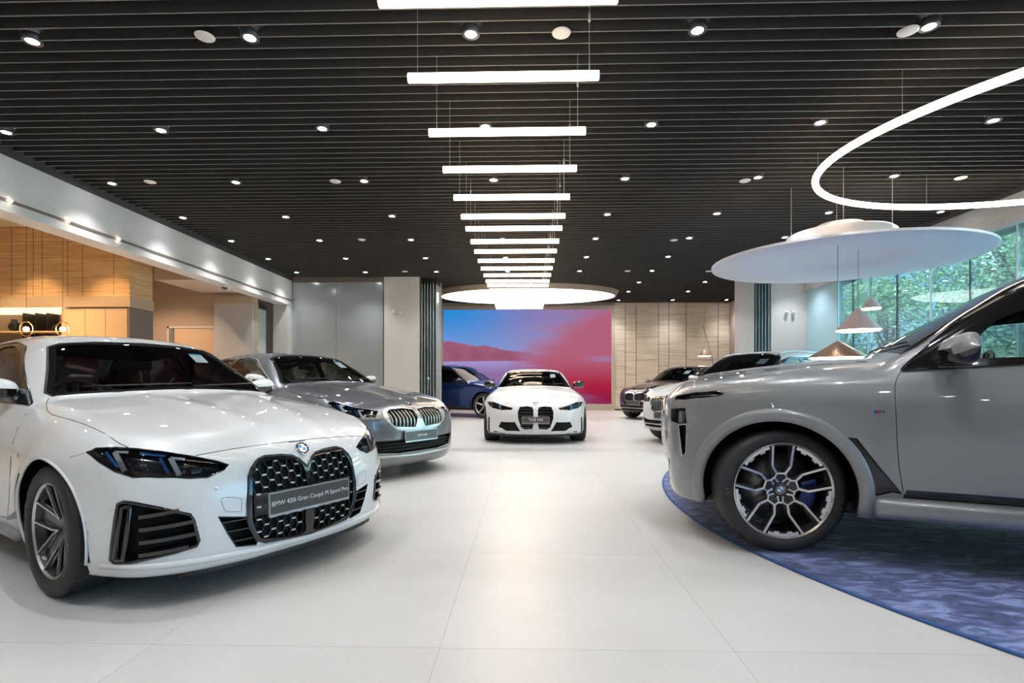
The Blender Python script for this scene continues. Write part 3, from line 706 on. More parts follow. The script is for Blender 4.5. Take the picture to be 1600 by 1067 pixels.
# ---------- cabin ----------
def make_cabin(parent, sp, zf, sw_side, col, cowl, roofz):
    """seats, dashboard, steering wheel, mirror; cowl=(x,z) of the windscreen base"""
    lea = leather('seat_leather_%02d%02d' % (int(col[0]*99), int(col[1]*99)), col); x0 = cowl[0]
    fl = MB().box((-3.3, -.70, zf), (x0+.05, .70, zf+.03)).build('cabin_floor', DASH, parent)
    # dashboard: curved shelf
    hw = .66; V = []; prof = [(x0+.16, cowl[1]-.07), (x0-.05, cowl[1]-.055), (x0-.25, cowl[1]-.05), (x0-.42, cowl[1]-.075), (x0-.47, cowl[1]-.16), (x0-.42, cowl[1]-.38), (x0-.3, zf+.1)]
    n = 12
    for i in range(n+1):
        y = -hw+2*hw*i/n; c = .05*(abs(y)/hw)**2
        bl = .045*math.exp(-((y-sw_side*.36)/.2)**2)
        for k, (px, pz) in enumerate(prof): V.append((px-c, y*(1 if k > 0 else .97), pz+(bl if 2 <= k <= 3 else 0)-(.03*(abs(y)/hw)**4)))
    m = len(prof); F = [(i*m+q, (i+1)*m+q, (i+1)*m+q+1, i*m+q+1) for i in range(n) for q in range(m-1)]
    from_vf('dashboard', V, F, DASH, parent, True)
    c = Vector((x0-.60, sw_side*.36, cowl[1]-.085)); tilt = math.radians(22)
    MS = Matrix.Translation(c) @ Matrix.Rotation(-math.pi/2-tilt, 4, 'Y')
    sm = MB(); ring = [(.185*math.cos(a), .185*math.sin(a), 0) for a in np.linspace(0, 2*math.pi, 33)[:-1]]
    sm.tube(ring, .0145, 8, True, MS)
    for a in (0, math.pi, -math.pi/2, math.pi/2*3): sm.bar((.05*math.cos(a+math.pi/2), .05*math.sin(a+math.pi/2), 0), (.18*math.cos(a+math.pi/2), .18*math.sin(a+math.pi/2), 0), .035, .015, (0, 0, 1), MS)
    sm.lathe([(0, -.03), (.06, -.025), (.075, 0), (.06, .01), (0, .012)], 16, MS)
    sm.build('steering_wheel', principled('wheel_leather', (.13, .14, .14), .35), parent, True)
    def seat(x, y, w, h, hr=True, nm='front_seat'):
        s = MB()
        s.rbox((x-.02, y-w/2, zf+.03), (x+.50, y+w/2, zf+.28), .07)
        B = Matrix.Translation((x-.03, y, zf+.18)) @ Matrix.Rotation(math.radians(-18), 4, 'Y')
        s.rbox((-.16, -w/2, 0), (0, w/2, h), .07, B)
        s.rbox((-.13, -w*.27, h*.55), (.035, w*.27, h*.98), .035, B)
        for q in (-1, 1): s.rbox((-.10, q*w*.40-.05, h*.08), (.06, q*w*.40+.05, h*.72), .045, B)
        o = s.build(nm, lea, parent, True); sharp_by_angle(o.data, 50)
        if hr:
            H_ = MB().rbox((-.13, -.13, h+.03), (-.01, .13, h+.22), .05, B); ho = H_.build('headrest', lea, o, True); sharp_by_angle(ho.data, 50)
            for q in (-.05, .05): MB().tube([tuple(B @ Vector((-.07, q, h-.02))), tuple(B @ Vector((-.07, q, h+.05)))], .007).build('headrest_post', CHROME, ho)
        return o
    hs = roofz-zf-.52
    for q in (-1, 1): seat(x0-1.28, q*.36, .48, hs)
    for q in (-1, 1): seat(x0-2.18, q*.34, .58, hs-.05, True, 'rear_seat')
    xm = x0-.60; mr = MB().rbox((xm-.02, -.12, roofz-.21), (xm+.01, .12, roofz-.14), .014); mr.tube([(xm, 0, roofz-.15), (xm, 0, roofz-.10)], .012)
    mr.build('rear_view_mirror', BLACK_PLASTIC, parent, True)
def make_mirror(f, parent, x, z, sg, matcap, out=.20, sc_=1., y0=None):
    """door mirror: body coloured cap over a black base on a short arm"""
    y = drop(f, [(x, sg*1.3, z)], (0, sg, 0), .1, 60, 1.3)[0][0][1] if y0 is None else y0*sg
    prof = []; V = []; n = 14; m = 9
    cx, cy, cz = x, y+sg*out, z+.072*sc_
    for i in range(m+1):            # ellipsoid-like shell, flat to the rear, narrow at the tip
        u = -1+2*i/m; yy = u*.125*sc_
        w = max(.02, (1-abs(u)**3.2)**.5)
        for k in range(n):
            a = 2*math.pi*k/n; ca, sa = math.cos(a), math.sin(a)
            V.append((cx+(.085 if ca > 0 else .022)*ca*w*sc_-.02*u*sg*sg, cy+sg*yy, cz+(.068+.012*u)*sa*w*sc_+.006*u))
    F = [(i*n+k, i*n+(k+1) % n, (i+1)*n+(k+1) % n, (i+1)*n+k) for i in range(m) for k in range(n)]+[tuple(range(n)), tuple(range(m*n, m*n+n))[::-1]]
    up = [fc for fc in F if np.mean([V[i][2] for i in fc]) > cz-.012*sc_]; lo = [fc for fc in F if fc not in up]
    cap = from_vf('door_mirror', V, up, matcap, parent, True)
    from_vf('mirror_underside', V, lo, BLACK_GLOSS, cap, True)
    MB().bar((x-.01, y-sg*.03, z+.005), (cx-.01, cy-sg*.05, cz-.04), .05, .022).rbox((x-.07, min(y-sg*.06, y+sg*.012), z-.015), (x+.09, max(y-sg*.06, y+sg*.012), z+.03), .01).build('mirror_arm', BLACK_GLOSS, cap, True)
    MB().rbox((cx-.029*sc_, cy-.10*sc_, cz-.045*sc_), (cx-.022*sc_, cy+.10*sc_, cz+.05*sc_), .003).build('mirror_glass', CHROME, cap)
    return cap
def hood_seams(f, parent, side, front, r=.0022):
    for S in (side, mir(side)): trim_line(f, S, (0, 0, 1), r, 'bonnet_gap', SEAM, parent, False, -.0005)
    full = list(front)+[(p[0], -p[1], p[2]) for p in reversed(front)]
    trim_line(f, full, (1, 0, .6), r, 'bonnet_gap', SEAM, parent, False, -.0005)
def lamp_unit(S, f, outline, d, rid, parent, depth=.045, detail=True, sg=-1, accents=None):
    """headlamp: clear lens over a black bowl with light guides and projector boxes"""
    ln = S.part([rid], 'headlamp', LENS, parent)
    bowl = S.part([rid], 'lamp_bowl', principled('lamp_bowl_black', (.012, .013, .016), .18, 0, .5), ln, -depth)
    wall_strip(f, outline, .0, -depth, 'lamp_wall', BLACK_GLOSS, ln)
    trim_line(f, outline, d, .0035, 'lamp_seal', BLACK_GLOSS, ln, True, 0, dense=1, dropit=False)
    P = project(f, np.array(outline, float), 3); 
    if detail:
        # parameter frame across the lamp: t from outer end (0) to inner end (1), v from bottom (0) to top (1)
        a = P[np.argmax(sg*P[:, 1]*1.0)]; 
        i0 = int(np.argmax(np.abs(P[:, 1]))); i1 = int(np.argmin(np.abs(P[:, 1]))); A0, B0 = P[i0], P[i1]
        ax = (B0-A0); L = np.linalg.norm(ax); ax /= L; T = (P-A0)@ax/L
        def pt(t, v, off):
            near = np.array([k for k in range(len(P))]); 
            zs = []
            for k in range(len(P)):
                k2 = (k+1) % len(P)
                if (T[k]-t)*(T[k2]-t) <= 0 and abs(T[k]-T[k2]) > 1e-6:
                    u = (t-T[k])/(T[k2]-T[k]); zs.append(P[k]+(P[k2]-P[k])*u)
            if len(zs) < 2: q = A0+ax*L*t; zs = [q, q]
            zs.sort(key=lambda q: q[2]); q = zs[0]+(zs[-1]-zs[0])*v
            q = project(f, q[None], 3); return (q+grad(f, q)*off)[0]
        lw = MB(); h = L*.04
        for (t0, t1) in ((.20, .32), (.60, .70)):
            lw.bar(tuple(pt(t0, .84, -.018)), tuple(pt(t1, .12, -.018)), .022, .008, tuple(grad(f, pt(t0, .5, 0)[None])[0]))
            lw.bar(tuple(pt(t0, .84, -.018)), tuple(pt(t0+.1, .88, -.018)), .012, .008, tuple(grad(f, pt(t0, .5, 0)[None])[0]))
        lw.build('daytime_light', LAMP_WHITE, ln)
        lb = MB()
        for (t0, v0, t1, v1) in ((.13, .80, .26, .18), (.53, .80, .62, .20), (.38, .93, .56, .93)):
            lb.bar(tuple(pt(t0, v0, -.022)), tuple(pt(t1, v1, -.022)), .012, .008, tuple(grad(f, pt(t0, .5, 0)[None])[0]))
        lb.build('blue_accent', LAMP_BLUE, ln)
        for (t0, w_) in ((.42, .12), (.80, .11)):
            c = pt(t0, .45, -.03); nn = Vector(grad(f, c[None])[0]); nn = (nn+Vector((1.2, 0, 0))).normalized()
            M = Matrix.Translation(c) @ nn.to_track_quat('Z', 'Y').to_matrix().to_4x4()
            pr = MB().rbox((-w_*L*.42, -.021, -.02), (w_*L*.42, .021, .004), .008, M).build('projector_housing', BLACK_GLOSS, ln, True)
            pm = MB()
            for i in (-1, 0, 1): pm.lathe([(0, .0105), (.0095, .008), (.011, .004)], 12, M @ Matrix.Translation((i*w_*L*.24, 0, 0)))
            pm.build('projector_lens', principled('projector_glass', (.5, .5, .45), .05, .9), pr, True)
    return ln
def recess(S, f, outline, rid, name, parent, depth=.07, mat=None, edge=None, er=.006, dense=1, back=None, d=(1, 0, 0)):
    b = S.part([rid], name, back or DARK_VOID, parent, -depth)
    wall_strip(f, outline, .0, -depth, 'opening_wall', mat or BLACK_GLOSS, b)
    if edge is not None: trim_line(f, outline, d, er, 'opening_rim', edge, b, True, 0, dense=dense, dropit=dense > 1)
    return b
def slats(f, outline, zs, wd, th, mat, parent, name, off=-.02, sg=-1, tilt=0., n=10):
    """horizontal vanes following the body inside an outline (y,z polygon)"""
    P2 = [(p[1], p[2]) for p in outline]
    for z0 in zs:
        mb = MB(); ys = []
        for k in range(len(P2)):
            a, b = P2[k], P2[(k+1) % len(P2)]
            if (a[1]-z0)*(b[1]-z0) < 0: ys.append(a[0]+(b[0]-a[0])*(z0-a[1])/(b[1]-a[1]))
        if len(ys) < 2: continue
        y0, y1 = min(ys), max(ys); pts = [(0, y0+(y1-y0)*i/n, z0+tilt*(i/n-.5)) for i in range(n+1)]
        x = max(p[0] for p in outline)
        Q, ok = drop(f, [(x, p[1], p[2]) for p in pts], (1, 0, 0), .3, 60, .9); Q = Q[ok]
        N = grad(f, Q); Q = Q+N*off
        if len(Q) < 2: continue
        up = np.tile(np.array((0, 0, 1.)), (len(Q), 1))+N*.18; mb.sweep(Q, N[:len(Q)], up, wd, th)
        mb.build(name, mat, parent)
class FaceMap:
    """the nose surface x(y, z) with its normals, tabulated once and read by interpolation"""
    def __init__(s, f, pts, n=26):
        P = np.array(pts); a, b = P.min(0), P.max(0); s.y0, s.z0 = a[1]-.03, a[2]-.03; s.y1, s.z1 = b[1]+.03, b[2]+.03; s.n = n
        Y, Z = np.meshgrid(np.linspace(s.y0, s.y1, n), np.linspace(s.z0, s.z1, n), indexing='ij')
        Q, ok = drop(f, np.stack([np.full(Y.size, b[0]), Y.ravel(), Z.ravel()], 1), (1, 0, 0), .3, 50, .9)
        s.Q = Q.reshape(n, n, 3); s.N = grad(f, Q).reshape(n, n, 3)
    def __call__(s, y, z, off):
        u = min(max((y-s.y0)/(s.y1-s.y0)*(s.n-1), 0), s.n-1.001); v = min(max((z-s.z0)/(s.z1-s.z0)*(s.n-1), 0), s.n-1.001)
        i, j = int(u), int(v); u -= i; v -= j
        L = lambda A: (A[i, j]*(1-u)*(1-v)+A[i+1, j]*u*(1-v)+A[i, j+1]*(1-u)*v+A[i+1, j+1]*u*v)
        return tuple(L(s.Q)+L(s.N)*off)
def kidney_mesh(f, inner, parent, dx, dy, off=-.02, style='hex', bar=None, accent=None, th=.005, exclude=None):
    P2 = [(p[1], p[2]) for p in inner]; ys = [p[0] for p in P2]; zs = [p[1] for p in P2]
    fm = FaceMap(f, inner)
    def onb(y, z, o=0.): return fm(y, z, off+o)
    mb = MB(); mc = mb
    def acc(a, b, w1, w2): mb.m = 1; mb.bar(a, b, w1, w2, (1, 0, 0)); mb.m = 0
    if style == 'hex':
        w_ = dx*.36; ci = 0; y = min(ys)-dx
        while y < max(ys)+dx:
            z = min(zs)-dy+(dy/2 if ci % 2 else 0)
            while z < max(zs)+dy:
                a = (y-w_, z); b = (y+w_, z)
                segs = [((y+w_, z), (y+dx-w_, z+dy/2)), ((y+w_, z), (y+dx-w_, z-dy/2))]
                if inside(P2, (y, z)) and not (exclude and inside(exclude, (y, z))):
                    acc(onb(y-w_*.80, z, .006), onb(y+w_*.80, z, .006), .0075, .010); mb.bar(onb(*a), onb(*b), .008, .02, (1, 0, 0))
                for p, q in segs:
                    m_ = ((p[0]+q[0])/2, (p[1]+q[1])/2)
                    if inside(P2, m_) and not (exclude and inside(exclude, m_)): mb.bar(onb(*p), onb(*q), th, .02, (1, 0, 0))
                z += dy
            y += dx; ci += 1
    elif style == 'vertical':
        y = min(ys)+dx*.5
        while y < max(ys):
            zz = [P2[k][1]+(P2[(k+1) % len(P2)][1]-P2[k][1])*(y-P2[k][0])/(P2[(k+1) % len(P2)][0]-P2[k][0]) for k in range(len(P2)) if (P2[k][0]-y)*(P2[(k+1) % len(P2)][0]-y) < 0]
            if len(zz) >= 2:
                z0, z1 = min(zz), max(zz); pts = [onb(y, z0+(z1-z0)*t, .012*math.sin(math.pi*t)) for t in (.02, .25, .5, .75, .98)]
                ms = MB()
                ms.sweep(pts, [(1, 0, 0)]*5, [(0, 1, 0)]*5, .016, th)
                ms.build('grille_slat', accent or CHROME, parent)
            y += dx
    elif style == 'horizontal':
        z = min(zs)+dy*.5
        while z < max(zs):
            yy = [P2[k][0]+(P2[(k+1) % len(P2)][0]-P2[k][0])*(z-P2[k][1])/(P2[(k+1) % len(P2)][1]-P2[k][1]) for k in range(len(P2)) if (P2[k][1]-z)*(P2[(k+1) % len(P2)][1]-z) < 0]
            if len(yy) >= 2:
                mb.bar(onb(min(yy), z), onb(max(yy), z), .022, .03, (1, 0, 0)); mb.bar(onb(min(yy), z+.012, .012), onb(max(yy), z+.012, .012), .005, .01, (1, 0, 0))
            z += dy
    if mb.V: mb.build('grille_mesh', [bar or BLACK_GLOSS, accent or CHROME], parent)
def kid_full(P):
    """close a half outline of the grille over the centre line"""
    h = [(p[0], min(p[1], 0.), p[2]) for p in P]; return h
# ---------- one car ----------
def base_car(key, sp, x, y, deg, h, col, paintkw, label, cat='car', z=0., feats=None):
    S = Shell(SPEC[sp], h); f = S.f; sp_ = SPEC[sp]; wb = sp_['wb']; wr = sp_['wheel_r']
    e = empty('car', (x, y, z), math.radians(deg), label, cat); pm = paint('body_paint_'+key, col, **paintkw)
    ar = feats.get('arch_r', wr+.055)
    for xc in (sp_.get('ax', 0), -wb):
        for sg in (1, -1):
            C = [(xc+ar*math.cos(a), sg*.9, wr*1.0+ar*math.sin(a)) for a in np.linspace(0, 2*math.pi, 41)[:-1]]
            S.cut(C, (0, sg, 0), 8, box=.5, facing=.15)
    V = np.array(S.V)
    for i, fc in enumerate(S.F):
        c = V[list(fc)].mean(0)
        if S.R[i] == 0:
            for xc in (sp_.get('ax', 0), -wb):
                if abs(c[1]) > .45 and (c[0]-xc)**2+(c[2]-wr)**2 < (ar+.01)**2 and c[2] < wr+.1: S.R[i] = 8
    return S, f, e, pm
def ring_arc(f, xc, wr, ar, sg, zmin, dz=0.):
    A = [a for a in np.linspace(-.9, math.pi+.9, 60) if wr+ar*math.sin(a) > zmin]
    return sidepts(f, [(xc+ar*math.cos(a), wr+ar*math.sin(a)) for a in A], sg)
def finish_car(S, f, e, pm, sp, ft, wheels):
    sp_ = SPEC[sp]; wb = sp_['wb']; wr = sp_['wheel_r']; ar = ft.get('arch_r', wr+.055)
    body = S.part([0], 'bodywork', pm, e)
    zb = sp_['bottom'][2][1]; MB().rbox((-wb-.55, -.68, zb-.035), (.58, .68, zb+.05), .02).build('underbody', BLACK_PLASTIC, e, True)
    # inner lining of the cabin so the paint does not show through the panes
    S2 = [i for i, (fc, r) in enumerate(zip(S.F, S.R)) if r in (0, 12) and min(S.V[k][2] for k in fc) > ft['liner_z'](np.mean([S.V[k][0] for k in fc])) and np.mean([S.V[k][0] for k in fc]) < ft['cowl'][0]-.05 and np.mean([S.V[k][0] for k in fc]) > -wb-.35]
    old = list(S.R)
    for i in S2: S.R[i] = 77
    S.part([77], 'headliner', LINER, e, -.022); S.R = old
    for xc in (sp_.get('ax', 0), -wb):
        for sg in (1, -1):
            ae = math.asin(min(.9, (wr-ft.get('arch_z', .20)-.02)/ar)); M = Matrix.Translation((xc, 0, wr)) @ Matrix.Rotation(-sg*math.pi/2, 4, 'X')
            MB().lathe([(0, .50), (ar+.004, .50), (ar+.012, .62), (ar+.004, sp_['track']+.045)], 36, M, *((-math.pi-ae, ae) if sg > 0 else (-ae, math.pi+ae))).build('wheel_arch_liner', principled('arch_liner', (.01, .01, .01), .9), e, True)
            P = ring_arc(f, xc, wr, ar, sg, ft.get('arch_z', .20))
            am = ft.get('arch_mat', pm)
            MB().tube([tuple(p) for p in P], .008, 6).build('wheel_arch_lip', am, e, True)
    for i, (xc, sg) in enumerate(((sp_.get('ax', 0), -1), (sp_.get('ax', 0), 1), (-wb, -1), (-wb, 1))):
        kw = dict(wheels); kw['steer'] = wheels.get('steer', 0) if i < 2 else 0
        make_wheel(e, xc, sg*sp_['track'], wr, **kw)
    # panes
    glass_fns(S, f, e, ft)
    make_cabin(e, sp_, ft.get('zf', .32), ft.get('sw', -1), ft['seat'], ft['cowl'], ft['roofz'])
    for sg in (1, -1):
        make_mirror(f, e, ft['mirror'][0], ft['mirror'][1], sg, ft.get('mirror_mat', pm), ft.get('mirror_out', .17), ft.get('mirror_s', 1.))
        for hx in (-1.72, -2.72 if wb > 2.9 or ft.get('four') else -9):
            if hx < -5: continue
            hp = sidepts(f, [(hx+.10, ft['mirror'][1]-.14), (hx, ft['mirror'][1]-.14), (hx-.10, ft['mirror'][1]-.135)], sg); MB().tube([tuple(p+np.array((0, sg*.02, 0))) for p in hp], .011, 8).tube([tuple(hp[0]), tuple(hp[0]+np.array((0, sg*.02, 0)))], .009).tube([tuple(hp[2]), tuple(hp[2]+np.array((0, sg*.02, 0)))], .009).build('door_handle', pm, e, True)
        for nm, L in ft.get('seams', []):
            Q = sidepts(f, L, sg); trim_line(f, Q, (0, sg, 0), .0025, nm, SEAM, e, False, -.0008, dense=3)
    return body
def cut_glass(S, f, ft):
    wsP = frontpts(f, [(y, z) for y, z in ft['ws']]+[(-y, z) for y, z in reversed(ft['ws']) if abs(y) > 1e-6])
    S.cut(wsP, (1, 0, .25), 1, box=.2); ft['_ws'] = wsP
    ft['_dlo'] = {}
    for sg in (-1, 1):
        P = sidepts(f, [tuple(q) for q in round_poly(ft['dlo'], .035, 3)], sg); S.cut(P, (0, sg, 0), 12, box=.15); ft['_dlo'][sg] = P
        for k, pn in enumerate(ft['panes']):
            Q = sidepts(f, [tuple(q) for q in round_poly(pn, .03, 3)], sg); S.cut(Q, (0, sg, 0), 20+2*k+(sg > 0), box=.15, over=(12,))
    rw = ft.get('rear')
    if rw:
        Q = drop(f, [(-6.2, y, z) for y, z in rw]+[(-6.2, -y, z) for y, z in reversed(rw)], (-1, 0, 0), .1, 120, 4.5)[0]
        S.cut(Q, (-1, 0, .3), 3, box=.25)
def glass_fns(S, f, e, ft):
    g = S.part([1], 'windscreen', WS_GLASS, e, -.003)
    trim_line(f, ft['_ws'], (1, 0, .25), .008, 'windscreen_seal', BLACK_PLASTIC, g, True, -.003, dense=1, dropit=False)
    # black ceramic band round the inside edge
    P = np.array(ft['_ws']); N = grad(f, P); c = P.mean(0); inn = P+(c-P)/np.linalg.norm(c-P, axis=1)[:, None]*.05
    inn = project(f, inn, 4); Ni = grad(f, inn); n = len(P)
    dn = 6; PP = []; II = []
    for i in range(n):
        j = (i+1) % n
        for t in range(dn): PP.append(P[i]+(P[j]-P[i])*t/dn); II.append(inn[i]+(inn[j]-inn[i])*t/dn)
    PP = project(f, np.array(PP), 3); II = project(f, np.array(II), 3); PP = PP-grad(f, PP)*.007; II = II-grad(f, II)*.007; n = len(PP)
    from_vf('windscreen_border', list(PP)+list(II), [(i, (i+1) % n, n+(i+1) % n, n+i) for i in range(n)], BLACK_PLASTIC, g, True)
    S.part([12], 'window_frame', ft.get('frame_mat', BLACK_GLOSS), e, -.0005)
    for k in range(len(ft['panes'])):
        for j in (0, 1): S.part([20+2*k+j], 'side_window', SIDE_GLASS, e, -.006)
    S.part([3], 'rear_window', SIDE_GLASS, e, -.003)
    for sg in (-1, 1):
        trim_line(f, ft['_dlo'][sg], (0, sg, 0), .007, 'window_trim', ft.get('dlo_mat', BLACK_GLOSS), e, True, 0, dense=1, dropit=False)

# ---------- layout helpers: where a sight line of the camera meets a plane of the hall ----------
def _ray(px, py):
    c, s = math.cos(CAM_YAW), math.sin(CAM_YAW); u = (px-800)/CAM_F; v = (HORIZON-py)/CAM_F
    return np.array([u*c-s, u*s+c, v])
def atY(px, py, Y): r = _ray(px, py); return r*(Y/r[1])+np.array([0, 0, CAM_H])
ORD = ['first', 'second', 'third', 'fourth', 'fifth', 'sixth', 'seventh', 'eighth', 'ninth', 'tenth', 'eleventh', 'twelfth', 'thirteenth', 'fourteenth', 'fifteenth', 'sixteenth', 'seventeenth', 'eighteenth', 'nineteenth', 'twentieth', 'twenty-first', 'twenty-second']
def struct(name, mb, mat, smooth=False): return tag(mb.build(name, mat, None, smooth), kind='structure')
CEIL = 4.25; XL, XR, YB, YF = -7.0, 8.3, 20.95, -5.0
# ---------- surface materials of the hall ----------
def node_mat(name):
    m = bpy.data.materials.new(name); m.use_nodes = True; MAT[name] = m; return m, m.node_tree, m.node_tree.nodes['Principled BSDF']
def floor_mat():
    m, t, b = node_mat('pale_porcelain_tile'); L = t.links.new; N = t.nodes.new
    tc = N('ShaderNodeTexCoord'); mp = N('ShaderNodeMapping'); mp.inputs['Location'].default_value = (.35, .25, 0); L(tc.outputs['Object'], mp.inputs['Vector'])
    br = N('ShaderNodeTexBrick'); br.offset = 0; br.inputs['Scale'].default_value = 1; br.inputs['Mortar Size'].default_value = .0022; br.inputs['Brick Width'].default_value = 1.2; br.inputs['Row Height'].default_value = 1.2; br.inputs['Mortar Smooth'].default_value = .2
    br.inputs['Color1'].default_value = (.62, .605, .585, 1); br.inputs['Color2'].default_value = (.655, .64, .62, 1); br.inputs['Mortar'].default_value = (.47, .45, .43, 1); L(mp.outputs[0], br.inputs['Vector'])
    n = N('ShaderNodeTexNoise'); n.inputs['Scale'].default_value = 1.7; n.inputs['Detail'].default_value = 9; n.inputs['Roughness'].default_value = .65; L(tc.outputs['Object'], n.inputs['Vector'])
    mx = N('ShaderNodeMix'); mx.data_type = 'RGBA'; mx.blend_type = 'MULTIPLY'; mx.inputs[0].default_value = 1
    cr = N('ShaderNodeValToRGB'); cr.color_ramp.elements[0].position = .3; cr.color_ramp.elements[0].color = (.90, .895, .885, 1); cr.color_ramp.elements[1].position = .7; cr.color_ramp.elements[1].color = (1, 1, 1, 1)
    L(n.outputs['Fac'], cr.inputs[0]); L(br.outputs['Color'], mx.inputs[6]); L(cr.outputs[0], mx.inputs[7]); L(mx.outputs[2], b.inputs['Base Color'])
    b.inputs['Roughness'].default_value = .30; b.inputs['Specular IOR Level'].default_value = .55
    mr = N('ShaderNodeMapRange'); mr.inputs[3].default_value = .26; mr.inputs[4].default_value = .40; L(n.outputs['Fac'], mr.inputs[0]); L(mr.outputs[0], b.inputs['Roughness'])
    return m
def wood_mat(name, c0, c1, scale=(.35, .35, 9), rough=.45):
    """horizontal-grained veneer"""
    m, t, b = node_mat(name); L = t.links.new; N = t.nodes.new
    tc = N('ShaderNodeTexCoord'); mp = N('ShaderNodeMapping'); mp.inputs['Scale'].default_value = scale; L(tc.outputs['Object'], mp.inputs[0])
    n = N('ShaderNodeTexNoise'); n.inputs['Scale'].default_value = 2.2; n.inputs['Detail'].default_value = 8; n.inputs['Roughness'].default_value = .6; L(mp.outputs[0], n.inputs['Vector'])
    cr = N('ShaderNodeValToRGB'); cr.color_ramp.elements[0].position = .33; cr.color_ramp.elements[0].color = (*c0, 1); cr.color_ramp.elements[1].position = .66; cr.color_ramp.elements[1].color = (*c1, 1)
    L(n.outputs['Fac'], cr.inputs[0]); L(cr.outputs[0], b.inputs['Base Color']); b.inputs['Roughness'].default_value = rough; return m
def plaster(name, c, amt=.06, scale=1.4, rough=.7): return principled(name, c, rough, noise=(scale, amt))
def screen_mat():
    """the picture on the LED wall: blue sky, distant red hills, a sweep of red haze"""
    m = bpy.data.materials.new('led_picture'); m.use_nodes = True; t = m.node_tree; t.nodes.clear(); L = t.links.new; N = t.nodes.new; MAT['led_picture'] = m
    tc = N('ShaderNodeTexCoord'); sp = N('ShaderNodeSeparateXYZ'); L(tc.outputs['Generated'], sp.inputs[0])
    def math_(op, a, b=None, clamp=False):
        k = N('ShaderNodeMath'); k.operation = op; k.use_clamp = clamp
        for i, v in enumerate((a, b)):
            if v is None: continue
            if isinstance(v, (int, float)): k.inputs[i].default_value = v
            else: L(v, k.inputs[i])
        return k.outputs[0]
    def mix(f, a, b):
        k = N('ShaderNodeMix'); k.data_type = 'RGBA'
        if isinstance(f, float): k.inputs[0].default_value = f
        else: L(f, k.inputs[0])
        for i, v in ((6, a), (7, b)):
            if isinstance(v, tuple): k.inputs[i].default_value = (*v, 1)
            else: L(v, k.inputs[i])
        return k.outputs[2]
    def sstep(v, a, b): 
        k = N('ShaderNodeMapRange'); k.interpolation_type = 'SMOOTHSTEP'; L(v, k.inputs[0]); k.inputs[1].default_value = a; k.inputs[2].default_value = b; return k.outputs[0]
    x, z = sp.outputs[0], sp.outputs[2]
    mp = N('ShaderNodeMapping'); mp.inputs['Scale'].default_value = (2.2, 1, 7); mp.inputs['Rotation'].default_value = (0, -.35, 0); L(tc.outputs['Generated'], mp.inputs[0])
    n1 = N('ShaderNodeTexNoise'); n1.inputs['Scale'].default_value = 1.3; n1.inputs['Detail'].default_value = 4; L(mp.outputs[0], n1.inputs['Vector'])
    n2 = N('ShaderNodeTexNoise'); n2.inputs['Scale'].default_value = 9; n2.inputs['Detail'].default_value = 5; L(tc.outputs['Generated'], n2.inputs['Vector'])
    sky_ = mix(sstep(x, 0., .75), (.03, .36, .95), (.33, .27, .62))
    sky_ = mix(math_('MULTIPLY', sstep(z, 1.0, .5), .55), sky_, (.42, .50, .95))
    haze = mix(math_('MULTIPLY', n1.outputs['Fac'], .55), sky_, (.62, .30, .48)); sky2 = mix(sstep(x, .25, .7), sky_, haze)
    # hills: ridge line height
    hn = N('ShaderNodeTexNoise'); hn.noise_dimensions = '1D'; hn.inputs['Scale'].default_value = 6; hn.inputs['Detail'].default_value = 3; L(x, hn.inputs['W'])
    ridge = math_('ADD', math_('MULTIPLY', hn.outputs['Fac'], .12), math_('SUBTRACT', .60, math_('MULTIPLY', x, .22)))
    inh = math_('MULTIPLY', sstep(math_('SUBTRACT', ridge, z), -.008, .012), sstep(x, .62, .40))
    hill = mix(n2.outputs['Fac'], (.30, .07, .16), (.62, .22, .33)); c = mix(inh, sky2, hill)
    plain = mix(sstep(z, .30, .46), (.36, .22, .50), (.50, .40, .85)); c = mix(sstep(math_('ADD', z, math_('MULTIPLY', n1.outputs['Fac'], .03)), .475, .46), c, plain)
    # red sweep rising to the right
    edge = math_('SUBTRACT', math_('ADD', math_('MULTIPLY', x, .95), math_('MULTIPLY', math_('SUBTRACT', n1.outputs['Fac'], .5), .35)), math_('ADD', math_('MULTIPLY', math_('ABSOLUTE', math_('SUBTRACT', z, .45)), .75), .38))
    red = mix(sstep(z, .55, .15), (.62, .17, .27), (.55, .02, .06)); red = mix(math_('MULTIPLY', sstep(z, .22, .02), .7), red, (.30, .02, .10))
    c = mix(sstep(edge, -.10, .22), c, red)
    c = mix(math_('MULTIPLY', sstep(math_('ABSOLUTE', math_('SUBTRACT', z, math_('ADD', .455, math_('MULTIPLY', x, .02)))), .05, .0), math_('MULTIPLY', sstep(x, .80, .97), .6)), c, (.45, .33, .75))
    e = N('ShaderNodeEmission'); e.inputs[1].default_value = SCREEN_E; L(c, e.inputs[0]); o = N('ShaderNodeOutputMaterial'); L(e.outputs[0], o.inputs[0]); return m
SCREEN_E = .43
M_BEIGE = plaster('warm_grey_stone', (.63, .59, .54), .07, 2.5, .55); M_PALE = plaster('pale_plaster', (.72, .72, .72), .05, 1.2, .6)
M_BEAM = plaster('concrete_beam_render', (.62, .585, .56), .12, 1.3, .6); M_TAUPE = plaster('taupe_panel', (.44, .33, .24), .06, 2., .5)
M_DARKMETAL = principled('dark_bronze', (.05, .045, .04), .4, .6); M_STEEL = principled('cable_steel', (.75, .72, .70), .3, .7)
M_GAP = principled('shadow_gap', (.03, .025, .02), .8)
M_EDGEG = principled('glass_edge_green', (.42, .56, .56), .15, 0, .6)
